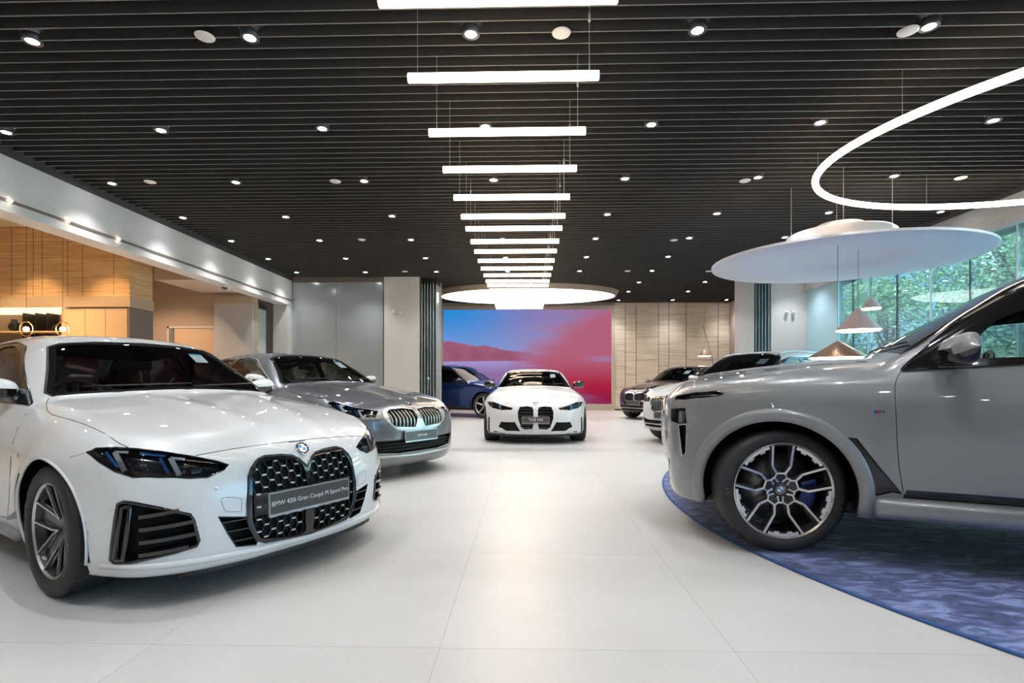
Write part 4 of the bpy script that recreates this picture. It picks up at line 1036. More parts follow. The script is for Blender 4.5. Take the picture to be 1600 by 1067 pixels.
# ---------- shell of the hall ----------
def build_shell():
    struct('floor', MB().box((-13, YF, -.12), (XR+.1, YB+.1, 0)), floor_mat())
    # felt baffles of the ceiling under a black soffit
    felt = principled('felt_baffle', (.042, .038, .035), .95, bump=(300, .3)); edge = principled('felt_baffle_lit_edge', (.21, .195, .18), .8)  # lighter underside colour paints in the floor bounce on the baffle edges
    mb = MB(); y = YF+.05; t = .013
    while y < YB-.1:
        for (p, q, mi) in (((XL, y-t/2, CEIL+.002), (XR-.12, y+t/2, CEIL+.15), 0),):
            mb.m = 0; mb.box(p, q)
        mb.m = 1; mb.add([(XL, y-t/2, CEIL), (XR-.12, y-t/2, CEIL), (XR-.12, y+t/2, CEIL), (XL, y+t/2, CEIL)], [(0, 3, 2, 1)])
        y += .1615
    mb.m = 0; mb.box((-13.2, YF-.3, CEIL+.16), (XR+1.2, YB+.3, CEIL+.4))
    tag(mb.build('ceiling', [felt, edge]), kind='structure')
    # left beam over the opening to the lounge, with the dark margin strip above it
    struct('trim_1', MB().box((XL-.35, YF, 3.44), (XL, 15.6, 4.15)), M_BEAM)
    struct('trim_46', MB().box((XR-.30, YF, CEIL-.005), (XR-.11, 15.62, CEIL+.16)), principled('ceiling_margin_right', (.04, .034, .03), .8))
    struct('trim_2', MB().box((XL-.30, YF, 4.15), (XL+.015, 15.6, CEIL+.16)), principled('ceiling_margin', (.055, .052, .05), .7))
    mb = MB().box((XL, YF, 3.535), (XL+.012, 15.6, 3.575)); struct('trim_3', mb, principled('lighting_slot', (.16, .12, .09), .5))
    struct('trim_4', MB().box((XL-.35, YF, 3.40), (XL+.02, 15.6, 3.44)), plaster('beam_edge', (.62, .60, .58)))
    # lounge shell
    LY = 10.4
    wl = wood_mat('lounge_oak_veneer', (.44, .25, .10), (.62, .40, .20), (.5, .5, 8))
    mb = MB().box((-13, LY, 2.84), (-7.97, LY+.65, 4.3)); struct('wall_lounge', mb, wl)
    gp = MB()
    for px in (18, 52, 66, 106, 129, 178): 
        x = atY(px, 420, LY)[0]; gp.box((x-.005, LY-.004, 2.84), (x+.005, LY, 4.3))
    for k, z in enumerate((3.2, 3.62, 3.95)): gp.box((-13, LY-.003, z-.003), (-7.97, LY, z+.003))
    struct('trim_5', gp, principled('veneer_joint', (.22, .12, .05), .7))
    struct('trim_6', MB().box((-13, LY-.02, 2.62), (-7.95, LY+.66, 2.84)), principled('lounge_fascia', (.40, .28, .18), .4))
    struct('wall_left', MB().box((-13.2, YF, 0), (-13, 15.8, CEIL+.2)), M_BEIGE)
    struct('wall_lounge_back', MB().box((-13, 14.0, 0), (-7.3, 14.2, CEIL+.15)), M_TAUPE)
    struct('wall_lounge_end', MB().box((-13, 15.75, 0), (-7.0, 15.9, CEIL+.15)), plaster('lounge_end_white', (.72, .70, .67)))
    struct('ceiling_lounge', MB().box((-13, YF, 4.26), (XL-.35, 15.8, 4.3)), plaster('lounge_ceiling_paint', (.62, .48, .33), .02))
    struct('trim_7', MB().box((-8.75, 12.2, 3.52), (XL-.35, 15.6, 3.86)), plaster('bulkhead_paint', (.60, .50, .42)))
    # grey plaster screen wall and column beside the glass
    struct('wall_lounge_side', MB().box((-8.35, 13.9, 0), (-7.3, 13.98, 3.22)), plaster('grey_plaster', (.46, .44, .42), .04))
    struct('trim_8', MB().box((-8.35, 13.9, 3.22), (-7.3, 13.99, 3.42)), M_TAUPE)
    struct('trim_9', MB().box((-7.42, 15.3, 0), (XL, 15.9, 3.40)), M_BEIGE)
    # smoked satin glass wall
    gl = principled('satin_grey_glass', (.40, .42, .43), .2, .3, .4)
    for i, (a, b) in enumerate(((XL, -5.67), (-5.66, -4.23))):
        struct('window_%d' % (i+1), MB().box((a, 15.62, 0), (b, 15.66, 4.10)), gl)
    struct('trim_10', MB().box((XL, 15.60, 4.10), (-4.22, 15.70, CEIL+.15)), principled('brown_header', (.16, .12, .095), .5))
    struct('trim_11', MB().box((-4.21, 15.6, 0), (-3.15, 16.0, CEIL+.15)), M_BEIGE)
    struct('trim_12', MB().box((-4.24, 15.61, 0), (-4.21, 15.68, 4.2)), M_DARKMETAL)
    # back wall: screen housing and veneer wall
    struct('wall_back', MB().box((-13, YB, 0), (XR+.2, YB+.2, CEIL+.2)), M_BEIGE)
    sw = MB().box((-3.42, 20.80, 0), (-3.24, YB, 4.15)).box((3.42, 20.80, 0), (3.55, YB, 4.15)).box((-3.24, 20.80, 3.99), (3.42, YB, 4.15)).box((-3.24, 20.80, 0), (3.42, YB, .25))
    struct('trim_13', sw, plaster('screen_housing', (.50, .43, .36)))
    w2 = wood_mat('pale_oak_veneer', (.62, .51, .39), (.78, .67, .53), (.4, .4, 8))
    struct('wall_veneer', MB().box((3.56, 20.86, .06), (8.05, YB-.01, 4.25)), w2)
    gp = MB(); X = [atY(p, 500, 20.86)[0] for p in (977, 994, 1029, 1045, 1072, 1122)]
    for x in X: gp.box((x-.012, 20.85, .06), (x+.012, 20.861, 4.25))
    xs = [3.56]+X+[8.05]
    for k in range(len(xs)-1):
        for z in [(.9, 1.75, 2.6, 3.4), (.6, 1.4, 2.3, 3.15, 3.8), (1.1, 2.0, 2.9)][k % 3]: gp.box((xs[k], 20.853, z-.006), (xs[k+1], 20.861, z+.006))
    struct('trim_14', gp, principled('veneer_joint_pale', (.25, .18, .12), .8))
    struct('baseboard_back', MB().box((3.56, 20.83, 0), (8.05, 20.86, .06)), M_DARKMETAL)
    struct('wall_left_rear', MB().box((-7.1, 15.75, 0), (-7.0, YB, CEIL+.15)), plaster('rear_grey', (.40, .38, .36)))
    # right side: return wall, columns, window wall
    struct('wall_right_rear', MB().box((8.06, 15.9, 0), (8.3, YB, CEIL+.15)), plaster('rear_brown', (.42, .33, .27)))
    struct('trim_15', MB().box((6.31, 15.6, 0), (6.74, 15.95, CEIL+.15)), M_BEIGE)
    struct('trim_16', MB().box((7.24, 15.6, 0), (8.32, 15.95, CEIL+.15)), M_PALE)
    struct('wall_right_panel', MB().box((XR-.02, 14.1, 0), (XR+.1, 15.62, CEIL+.15)), principled('pale_blue_glass_panel', (.50, .76, .84), .18, 0, .6))
    struct('trim_17', MB().box((XR-.12, YF, 3.76), (XR+.4, 15.62, CEIL+.15)), plaster('window_bulkhead', (.50, .50, .48), .04))
    struct('trim_18', MB().box((XR-.135, YF, 3.93), (XR-.119, 14.0, 3.945)), principled('blind_track_gold', (.75, .62, .42), .3, .6))
    wg = pane_glass('shop_window_glass', (.66, .90, .98), .9, 1.5, milk=.04)
    ys = [14.1, 12.9, 10.95, 9.05, 7.1, 5.15, 3.2, 1.25, -.7, -2.65, YF]
    for i in range(len(ys)-1):
        struct('window_%d' % (i+3), MB().box((XR, ys[i+1]+.012, .03), (XR+.012, ys[i]-.012, 3.76)), wg)
        mu = MB().box((XR-.008, ys[i+1]-.010, 0), (XR+.02, ys[i+1]+.010, 3.76)); struct('trim_%d' % (19+i), mu, principled('mullion_white', (.75, .77, .78), .35, .3))
        m2 = (ys[i]+ys[i+1])/2; struct('trim_%d' % (30+i), MB().box((XR-.004, m2-.006, 0), (XR+.016, m2+.006, 3.76)), M_DARKMETAL)
    struct('baseboard_right', MB().box((XR-.04, YF, 0), (XR+.06, 14.1, .05)), M_DARKMETAL)
    # end wall behind the viewer: pale wall with a wide dark doorway and columns
    struct('wall_front', MB().box((-13, YF-.2, 0), (XR+.2, YF, CEIL+.2)), plaster('front_wall', (.60, .57, .54)))
    struct('trim_45', MB().box((-7.4, YF, 0), (-6.9, YF+.4, 4.2)).box((-2.8, YF, 0), (-2.3, YF+.4, 4.2)).box((2.2, YF, 0), (2.7, YF+.4, 4.2)), M_BEIGE)
    struct('door_2', MB().box((-1.9, YF, 0), (1.8, YF+.05, 3.2)), principled('entrance_bronze', (.10, .09, .08), .3, .4))
    # lounge door
    x0, x1 = atY(262, 510, 13.98)[0], -8.36; zt = atY(262, 510, 13.98)[2]
    dn = empty('door_1', ((x0+x1)/2, 13.98, 0)); tag(dn, kind='structure'); cx = (x0+x1)/2
    MB().box((x0-cx, -.03, 0), (x0-cx+.05, .02, zt)).box((x0-cx, -.03, zt-.05), (x1-cx, .02, zt)).build('door_frame', principled('door_frame_pale', (.62, .55, .48), .5), dn)
    MB().box((x0-cx+.05, -.02, 0), (x0-cx+.16, .01, zt-.05)).build('door_edge', principled('door_edge_grey', (.20, .19, .18), .5), dn)
    MB().box((x0-cx+.20, -.015, 0), (x1-cx, .015, zt-.06)).build('door_leaf', principled('door_leaf_peach', (.62, .42, .27), .5), dn)
    # stepped outside ground
    struct('floor_outside', MB().box((XR+.1, -30, -.2), (70, 60, -.05)), plaster('outdoor_paving', (.45, .45, .43)))
# ---------- cabinetry in the lounge ----------
def build_lounge():
    LY = 10.42; e = empty('wall_cabinet', (-10.2, LY, 0), 0, 'tall run of peach-coloured cupboard doors under the oak wall of the lounge', 'cabinet')
    body = principled('cabinet_peach', (.56, .37, .22), .42); dark = principled('cabinet_inner', (.30, .22, .14), .6)
    xr = -7.98+10.2; xn = atY(97, 500, LY)[0]+10.2; xl = -2.8
    MB().box((xl, .60, 0), (xr, .66, 2.62)).box((xl, 0, 0), (xr, .6, .9)).build('carcass', dark, e)
    for a, b in ((97, 134), (134, 166), (166, 200)):
        a_, b_ = atY(a, 500, LY)[0]+10.2, atY(b, 500, LY)[0]+10.2
        d = MB().box((a_+.006, -.02, .02), (b_-.006, .58, 2.60)).build('cabinet_door', body, e)
        MB().box((a_+.03, -.035, 1.1), (a_+.045, -.02, 1.5)).build('door_pull', M_DARKMETAL, d)
    MB().box((atY(200, 500, LY)[0]+10.2, -.02, 0), (xr+.01, .64, 2.62)).build('end_panel', principled('cabinet_side', (.16, .12, .09), .5), e)
    sh = principled('shelf_oak', (.50, .34, .19), .5)
    for z in (2.12, 1.65): MB().box((xl, .05, z), (xn, .58, z+.03)).build('shelf', sh, e)
    for px in (14, 34, 52, 76): 
        x = atY(px, 500, LY)[0]+10.2; MB().box((x-.012, .3, .9), (x+.012, .58, 2.55)).build('shelf_upright', M_DARKMETAL, e)
    MB().box((xl, .02, 2.55), (xn, .58, 2.62)).build('shelf_light', lamp_mat('shelf_glow', (1, .72, .42), 1.2), e)
    # things on the shelves
    g = 'ornaments on the lounge shelves'
    def orn(name, px, z, prof, mat, lab, cat):
        x, y = atY(px, 500, LY+.3)[0], LY+.3
        o = MB().lathe(prof, 20).build(name, mat, None, True); o.location = (x, y, z); tag(o, lab, cat, g)
    orn('vase', 22, 2.15, [(0, 0), (.05, .0), (.10, .08), (.09, .18), (.05, .22), (.06, .26), (.05, .26)], BLACK_PLASTIC, 'round black vase at the left on the lit lounge shelf', 'vase')
    o = MB().tube([(-.09, 0, .02), (-.03, 0, .10), (.05, 0, .13), (.11, 0, .2)], [.03, .045, .04, .015], 10).box((-.1, -.05, 0), (.1, .05, .02)).build('sculpture', BLACK_PLASTIC); o.location = (*atY(88, 500, LY+.3)[:2], 2.15); tag(o, 'slanting black sculpture near the right end of the lounge shelf', 'sculpture', g)
    orn('bowl', 62, 1.68, [(0, 0), (.05, 0), (.15, .07), (.16, .09), (.14, .075), (0, .02)], BLACK_PLASTIC, 'shallow dark bowl on the lower lounge shelf between the globe lamps', 'bowl')
    # ring-shaped globe pendants with bare bulbs
    for i, px in enumerate((41, 98)):
        p = atY(px, 514, 9.0); t = empty('globe_pendant', tuple(p), 0, 'globe pendant with brass ring and glowing bulb, %s of the two in the lounge' % ('left' if i == 0 else 'right'), 'lamp', 'globe pendants over the lounge')
        MB().tube([(.125*math.cos(a), 0, .125*math.sin(a)) for a in np.linspace(0, 2*math.pi, 33)[:-1]], .006, 6, True).build('ring', principled('brass', (.85, .55, .25), .25, 1.), t, True)
        MB().tube([(0, .125*math.cos(a), .125*math.sin(a)) for a in np.linspace(0, 2*math.pi, 33)[:-1]], .004, 6, True).build('ring', MAT['brass'], t, True)
        MB().lathe([(0, -.04), (.03, -.03), (.042, 0), (.03, .03), (0, .04)], 16).build('bulb', lamp_mat('bulb_glow', (1, .62, .28), 60.), t, True)
        MB().tube([(0, 0, .125), (0, 0, 4.26-p[2])], .003, 6).build('cord', M_DARKMETAL, t)
    for i in range(6):
        x = [-8.3, -9.1, -9.8, -10.6, -8.7, -9.9][i]; y = [9.7, 9.5, 9.7, 9.5, 6.5, 6.0][i]
        t = empty('lounge_downlight', (x, y, 4.26), 0, 'warm recessed downlight in the lounge ceiling, %s from its right edge' % ORD[i], 'lamp', 'warm downlights of the lounge')
        MB().lathe([(.05, -.004), (.065, -.006), (.068, 0)], 20).build('trim_ring', M_PALE, t, True); MB().lathe([(0, -.002), (.05, -.002)], 20).build('lens', lamp_mat('warm_lens', (1, .75, .45), 18), t)
        lamp(t, (0, 0, -.02), 230, (1, .70, .40), 75)
    for x, y, wd in ((-9.4, 12.3, 'nearer'), (-8.0, 15.0, 'farther')):  # two unseen lamps added to brighten the taupe back wall
        t = empty('lounge_downlight', (x, y, 4.258), 0, 'unseen warm downlight added to brighten the taupe lounge wall, %s one' % wd, 'lamp', 'warm downlights of the lounge'); MB().lathe([(0, -.002), (.05, -.002)], 20).build('lens', MAT['warm_lens'], t); lamp(t, (0, 0, -.02), 260, (1, .74, .52), 120)
def lamp(parent, loc, watts, col, angle, radius=.04, blend=.6):
    key = 'beam_%d_%d' % (watts, angle); l = bpy.data.lights.get(key)
    if l is None:
        l = bpy.data.lights.new(key, 'SPOT'); l.energy = watts; l.color = col; l.spot_size = math.radians(angle); l.spot_blend = blend; l.shadow_soft_size = radius
    o = bpy.data.objects.new('lamp_beam', l); COL.objects.link(o); o.parent = parent; o.location = loc; return o
DL_W, BAR_E, RING_E, LUM_E = 85, 7., 7., 2.6
def build_ceiling_lights():
    xs = [-6.55, -4.56, -2.52, -.49, 1.55, 3.59, 5.65, 7.69]; ys = [-3.75, -2.05, -.35, 1.35, 3.05, 4.75, 6.47, 8.17, 9.9, 11.55, 13.25, 14.9, 16.6, 18.3, 20.2]
    ring = principled('downlight_ring', (.06, .06, .065), .35, .3); lens = lamp_mat('downlight_lens', (.92, .96, 1.0), 60.)
    first = None
    for j, y in enumerate(ys):
        for i, x in enumerate(xs):
            if (y < 4 and i % 2 == 1 and j % 2 == 0): continue
            if y > 16 and x < 3: continue
            lab = 'small round white downlight, %s from the left in the %s row from the camera' % (ORD[i], ORD[j-5]) if j >= 5 else 'small round white downlight above the camera, row %s from the entrance, %s from the left' % (ORD[j], ORD[i])
            if first is None:
                t = first = empty('downlight', (x, y, CEIL-.002), 0)
                MB().lathe([(.052, .0), (.078, -.004), (.082, .0), (.082, .06)], 24).build('trim_ring', ring, t, True)
                MB().lathe([(0, .002), (.052, .002)], 20).build('lens', lens, t)
                lamp(t, (0, 0, -.012), DL_W, (.95, .965, 1.), 100, .035, 1.)
            else: t = copy_tree(first); t.location = (x, y, CEIL-.002)
            tag(t, lab, 'lamp', 'downlights in the slatted ceiling')
    k = 0; spk = None
    for (x, y) in ((-2.92, 4.72), (.33, 4.75), (3.44, 4.8), (-5.89, 8.11), (-2.97, 8.16), (3.44, 8.29), (6.72, 8.26), (-3.6, 11.5), (.4, 11.6), (3.3, 11.7), (-3.4, 14.8), (2.9, 14.9), (5.2, 15.0)):
        o = MB().lathe([(0, -.012), (.07, -.012), (.082, -.006), (.085, .0)], 24).build('ceiling_speaker', principled('speaker_white', (.78, .74, .70), .6), None, True)
        o.location = (x, y, CEIL); k += 1
        tag(o, 'flat round off-white disc in the ceiling between downlights, %s from the camera' % ORD[k-1], 'speaker', 'round discs in the slatted ceiling')
def build_bars():
    E = lamp_mat('tube_warm_white', (1., .78, .56), BAR_E); Z = CAM_H+2.42; Lh = .755; X = -.172
    Y = [1.65, 2.48, 3.31, 4.15, 5.06, 5.94, 6.84, 7.63, 8.23, 8.98, 9.66, 10.4, 11.1, 11.8, 12.5, 13.05, 13.7, 14.35, 15.0, 15.65, 16.3, 16.95]
    for k, y in enumerate(Y):
        lab = 'warm white tube light across the aisle, %s in the row from the top edge' % ORD[k-2] if k >= 2 else 'warm white tube light across the aisle above the camera, %s one' % ORD[k]
        t = empty('tube_pendant', (X, y, Z), 0, lab, 'lamp', 'tube lights hanging in a row over the aisle')
        M = Matrix.Rotation(math.pi/2, 4, 'Y')
        MB().lathe([(0, -Lh), (.034, -Lh), (.037, -Lh+.004), (.037, Lh-.004), (.034, Lh), (0, Lh)], 20, M).build('tube', E, t, True)
        for s in (-1, 1):
            MB().tube([(s*(Lh-.075), 0, .037), (s*(Lh-.075), 0, CEIL-Z+.165)], .0028 if s > 0 else .0018, 6).build('cable', M_STEEL, t)
        MB().lathe([(.003, 0), (.010, .01), (.010, .07), (.003, .08)], 10, Matrix.Translation((Lh-.075, 0, .42))).build('cable_gripper', M_STEEL, t, True)
def ellipse_fit(P):
    P = np.array(P); x, y = P[:, 0], P[:, 1]; mx, my = x.mean(), y.mean(); x = x-mx; y = y-my
    A = np.stack([x*x, x*y, y*y, x, y], 1); s = np.linalg.lstsq(A, np.ones(len(x)), rcond=None)[0]; a, b, c, d, e = s
    c0 = np.linalg.solve(np.array([[2*a, b], [b, 2*c]]), [-d, -e]); k = 1+a*c0[0]**2+b*c0[0]*c0[1]+c*c0[1]**2
    w_, v = np.linalg.eigh(np.array([[a, b/2], [b/2, c]])/k); return (c0[0]+mx, c0[1]+my), 1/np.sqrt(w_), v
def ell_pts(c, ax, v, n, s=1., z=0.): return [(c[0]+s*(v[0, 0]*ax[0]*math.cos(a)+v[0, 1]*ax[1]*math.sin(a)), c[1]+s*(v[1, 0]*ax[0]*math.cos(a)+v[1, 1]*ax[1]*math.sin(a)), z) for a in np.linspace(0, 2*math.pi, n+1)[:-1]]
RING_C = [(3.83, 6.5), 0]
def build_ring_and_cloud():
    # hanging ring of light: measured points on its circle
    P = RINGP; c, ax, v = ellipse_fit(P); z = CAM_H+2.7
    t = empty('ring_pendant', (c[0], c[1], z), 0, 'large glowing warm white ring light hanging at the upper right', 'lamp')
    pts = [(p[0]-c[0], p[1]-c[1], 0) for p in ell_pts(c, ax, v, 120)]
    MB().tube(pts, .042, 12, True).build('ring_tube', lamp_mat('ring_warm_white', (1., .80, .60), RING_E), t, True)
    for a in np.linspace(.2, 2*math.pi+.2, 9)[:-1]:
        k = int(a/(2*math.pi)*120) % 120; p = pts[k]; MB().tube([(p[0], p[1], .04), (p[0], p[1], CEIL-z+.165)], .0025, 6).build('cable', M_STEEL, t)
    # white disc canopy
    c, ax, v = ellipse_fit(DISCP); z = CAM_H+1.9
    t = empty('disc_canopy', (c[0], c[1], z), 0, 'huge white disc canopy hanging under the ceiling by the windows', 'ceiling canopy')
    n = 96; prof = [(0, .11), (.34, .11), (.40, .10), (.45, .055), (.55, .03), (.80, .012), (.985, .0), (1., .012), (1., .045), (.97, .055), (.45, .15), (.42, .16), (0, .16)]
    V = []
    for s, h in prof: V += [(p[0]-c[0], p[1]-c[1], h) for p in ell_pts(c, ax, v, n, max(s, .002))]
    F = [(i*n+k, i*n+(k+1) % n, (i+1)*n+(k+1) % n, (i+1)*n+k) for i in range(len(prof)-1) for k in range(n)]
    wm = principled('canopy_white', (.90, .89, .92), .55); o = from_vf('canopy_shell', V, F, wm, t, True); sharp_by_angle(o.data, 30)
    for s0, h0, h1 in ((.40, .14, .46), (.19, .44, .60)):
        V = [(p[0]-c[0], p[1]-c[1], h0) for p in ell_pts(c, ax, v, 64, s0)]+[(p[0]-c[0], p[1]-c[1], h1-.03) for p in ell_pts(c, ax, v, 64, s0)]+[(p[0]-c[0], p[1]-c[1], h1) for p in ell_pts(c, ax, v, 64, s0-.02)]
        from_vf('canopy_cap', V, [(i*64+k, i*64+(k+1) % 64, (i+1)*64+(k+1) % 64, (i+1)*64+k) for i in (0, 1) for k in range(64)]+[tuple(range(128, 192))], wm, t, True)
    for a in (.3, 1.8, 3.4, 5.0): 
        k = int(a/(2*math.pi)*64); p = ell_pts((0, 0), ax, v, 64, .36)[k]; MB().tube([(p[0], p[1], .2), (p[0], p[1], CEIL-z+.165)], .004, 6).build('cable', M_STEEL, t)
    # luminous oval at the far end
    t = empty('luminous_ceiling_disc', (.10, 18.35, CEIL-.16), 0, 'big glowing oval ceiling light in front of the video wall', 'lamp')
    n = 96; E = [(3.06*math.cos(a), 1.72*math.sin(a)) for a in np.linspace(0, 2*math.pi, n+1)[:-1]]
    from_vf('diffuser', [(x*.985, y*.985, .0) for x, y in E], [tuple(range(n))[::-1]], lamp_mat('oval_glow', (1., .88, .74), LUM_E), t)
    V = [(x*.985, y*.985, -.004) for x, y in E]+[(x, y, -.01) for x, y in E]+[(x*1.03, y*1.03, .16) for x, y in E]
    from_vf('rim', V, [(i*n+k, i*n+(k+1) % n, (i+1)*n+(k+1) % n, (i+1)*n+k) for i in (0, 1) for k in range(n)], principled('oval_rim', (.30, .24, .19), .5), t, True)
def build_pendants():
    pk = principled('pendant_shade_pink', (.80, .62, .55), .45); cu = principled('pendant_shade_copper', (.52, .33, .21), .3, .8); gl = lamp_mat('pendant_glow', (1, .86, .72), 9.)
    def cone(nm, px, py, pxb, pyb, Y, mat, lab, top=3.09):
        a = atY(px, py, Y); b = atY(pxb, pyb, Y); r = abs(b[0]-a[0]); h = a[2]-b[2]
        t = empty(nm, (a[0], Y, b[2]), 0, lab, 'lamp', 'cone pendants by the windows')
        MB().lathe([(r, 0), (r, .008), (.03, h*.97), (.02, h), (0, h)], 40).lathe([(r*.985, .002), (.02, h*.93)], 40).build('lamp_shade', mat, t, True)
        MB().lathe([(0, .02), (r*.93, .02), (r*.93, -.012), (0, -.012)], 32).build('diffuser', gl, t)
        MB().tube([(0, 0, h), (0, 0, top-b[2])], .003, 6).build('cord', M_DARKMETAL, t)
        return t
    cone('cone_pendant', 1341, 482, 1309.5, 516, 8.0, pk, 'pale pink cone pendant lamp, the wider of the two lit ones before the window')
    cone('cone_pendant', 1361, 463, 1347, 482, 9.5, pk, 'small pale pink cone pendant lamp, the highest one in front of the window')
    cone('cone_pendant', 1309, 533, 1267, 559, 7.4, cu, 'copper brown cone pendant lamp hanging low just behind the grey car bonnet')
    t = cone('cone_pendant', 1101, 545, 1091, 556, 18.8, cu, 'small glowing cone lamp hanging before the pale veneer wall at the back', CEIL+.165)
    # slanting rod of the reading lamp at the back
    a, b = atY(1098, 508, 18.9), atY(1113, 560, 18.9)
    o = MB().tube([tuple(a), tuple(b), (b[0]+.1, b[1], 0.02)], .008, 6).lathe([(0, 0), (.15, 0), (.15, .02), (0, .02)], 20, Matrix.Translation((b[0]+.1, b[1], 0))).build('rod_lamp_stand', M_DARKMETAL)
    tag(o, 'thin slanting black rod stand in front of the pale veneer wall', 'stand')
def build_partitions():
    g1 = principled('frosted_glass_grey', (.50, .54, .53), .22, 0, .4); g2 = principled('frosted_glass_teal', (.30, .44, .49), .22, 0, .4)
    def stack(name, x0, x1, y0, n, lab, z1=4.05, dark=True, g=g1):
        t = empty(name, ((x0+x1)/2, y0, 0), 0, lab, 'glass partition', 'stacked folding glass panels'); cx = (x0+x1)/2
        for i in range(n):
            x = x0+(x1-x0)*(i+.5)/n-cx
            p = MB().box((x-.006, 0, .02), (x+.006, .62, z1)).build('glass_panel', g, t)
            MB().box((x-.0075, -.012, .02), (x+.0075, 0, z1)).build('panel_edge', M_EDGEG, p)
            MB().box((x-.012, -.004, z1), (x+.012, .62, z1+.13)).build('panel_rail', principled('rail_dark', (.03, .03, .03), .4) if dark else M_STEEL, p)
            MB().box((x-.012, -.004, 0), (x+.012, .62, .09)).build('panel_rail', M_STEEL, p)
        return t
    t = stack('folding_glass_stack', -3.12, -2.6, 15.62, 6, 'stack of folded glass panels beside the beige pillar left of the video wall')
    MB().box((-.30, .64, 0), (.27, .66, 4.2)).build('end_panel', principled('fold_end_grey', (.50, .51, .50), .3, .2), t)
    MB().tube([(-.02, -.05, .9), (-.02, -.05, 1.25)], .012).lathe([(0, 0), (.03, 0), (.03, .06), (0, .06)], 12, Matrix.Translation((-.02, -.05, 1.2))).build('handle', CHROME, t)
    t = stack('folding_glass_stack', 6.76, 7.22, 15.62, 5, 'stack of folded blue-green glass panels between the two columns on the right', g=g2)
    MB().box((-.23, .64, 0), (.23, .66, 4.2)).build('end_panel', principled('fold_end_teal', (.22, .34, .38), .4), t)
    t = stack('folding_glass_stack', -7.76, -7.52, 14.5, 4, 'stack of folded glass panels under the end of the concrete beam', 3.2)
def build_small():
    # paired wall spots
    def spots(px1, px2, py, Y, lab, down):
        for k, px in enumerate((px1, px2)):
            p = atY(px, py, Y); t = empty('wall_spot', (p[0], Y-.01, p[2]), 0, lab % ('left' if k == 0 else 'right'), 'lamp', 'paired spots on the columns')
            MB().lathe([(0, 0), (.028, 0), (.028, .035), (0, .035)], 16, Matrix.Rotation(math.pi/2, 4, 'X')).build('mount', principled('spot_white', (.80, .79, .78), .4), t, True)
            MB().lathe([(0, -.06), (.04, -.06), (.045, .03), (.03, .05), (0, .055)], 18, Matrix.Translation((0, -.07, 0)) @ Matrix.Rotation(math.radians(70 if not down else 20), 4, 'X')).build('head', MAT['spot_white'], t, True)
            MB().lathe([(0, 0), (.034, 0)], 18, Matrix.Translation((0, -.07, 0)) @ Matrix.Rotation(math.radians(70 if not down else 20), 4, 'X') @ Matrix.Translation((0, 0, -.0615))).build('lens', BLACK_GLOSS, t)
    spots(616, 627, 488, 15.6, 'white wall camera with dark lens on the beige pillar, %s of the pair', False)
    spots(1227.5, 1237.5, 489, 15.6, 'small white wall spot with a shadow on the pale column, %s of the pair', True)
    # dome camera and small black spots at the beam
    p = atY(326, 435, 12.4); t = empty('dome_camera', (XL-.12, 12.3, 3.40), 0, 'small white dome camera under the far end of the concrete beam', 'camera')
    MB().lathe([(0, 0), (.085, 0), (.085, -.03), (.07, -.045)], 24).build('housing', M_PALE, t, True); MB().lathe([(0, -.10), (.035, -.09), (.06, -.06), (.065, -.035)], 20).build('dome', BLACK_GLOSS, t, True)
    for k, (x, y, z) in enumerate(((-7.55, 12.9, 3.50), (-7.38, 14.8, 3.50))):
        t = empty('track_spot', (x, y, z), 0, 'little black track spot below the pink bulkhead, %s one' % ('nearer' if k == 0 else 'farther'), 'lamp', 'black track spots near the bulkhead')
        MB().lathe([(0, 0), (.03, 0), (.03, .10), (0, .10)], 14, Matrix.Rotation(math.radians(120), 4, 'X') @ Matrix.Rotation(.5, 4, 'Y')).build('head', BLACK_PLASTIC, t, True); MB().tube([(0, 0, .02), (0, 0, -.0)], .008).build('stem', BLACK_PLASTIC, t)
    for k, y in enumerate((6.95, 7.85, 8.85)):
        t = empty('slot_light', (XL+.02, y, 3.555), 0, 'tiny glowing lamp in the slot along the concrete beam, %s from the left edge' % ORD[k], 'lamp', 'tiny lamps in the beam slot')
        MB().lathe([(0, 0), (.022, 0), (.02, .02), (0, .02)], 14, Matrix.Rotation(math.pi/2, 4, 'Y')).build('lens', lamp_mat('slot_glow', (1, .8, .6), 14), t)
    # LED video wall
    o = MB().box((-3.235, 20.80, .255), (3.415, 20.84, 3.985)).build('video_screen', screen_mat()); tag(o, 'giant video wall showing blue sky, red hills and red haze, behind the white sports coupe', 'screen')
    # blue rug, round, under the grey car
    n = 160; c, r = (6.091, 4.506), 4.761
    m, t, b = node_mat('blue_pile'); L = t.links.new; N = t.nodes.new
    tc = N('ShaderNodeTexCoord'); mp = N('ShaderNodeMapping'); mp.inputs['Scale'].default_value = (3.6, 9.5, 1); L(tc.outputs['Object'], mp.inputs[0])
    n1 = N('ShaderNodeTexNoise'); n1.inputs['Scale'].default_value = 1.3; n1.inputs['Detail'].default_value = 6; n1.inputs['Distortion'].default_value = 1.2; L(mp.outputs[0], n1.inputs['Vector'])
    n2 = N('ShaderNodeTexNoise'); n2.inputs['Scale'].default_value = 260; n2.inputs['Detail'].default_value = 2; L(tc.outputs['Object'], n2.inputs['Vector'])
    cr = N('ShaderNodeValToRGB'); E = cr.color_ramp.elements; E[0].position = .34; E[0].color = (.010, .022, .085, 1); E[1].position = .66; E[1].color = (.25, .30, .58, 1); q = E.new(.49); q.color = (.045, .078, .24, 1); L(n1.outputs['Fac'], cr.inputs[0])
    mx = N('ShaderNodeMix'); mx.data_type = 'RGBA'; mx.blend_type = 'OVERLAY'; mx.inputs[0].default_value = .55; L(cr.outputs[0], mx.inputs[6]); L(n2.outputs['Fac'], mx.inputs[7]); L(mx.outputs[2], b.inputs['Base Color'])
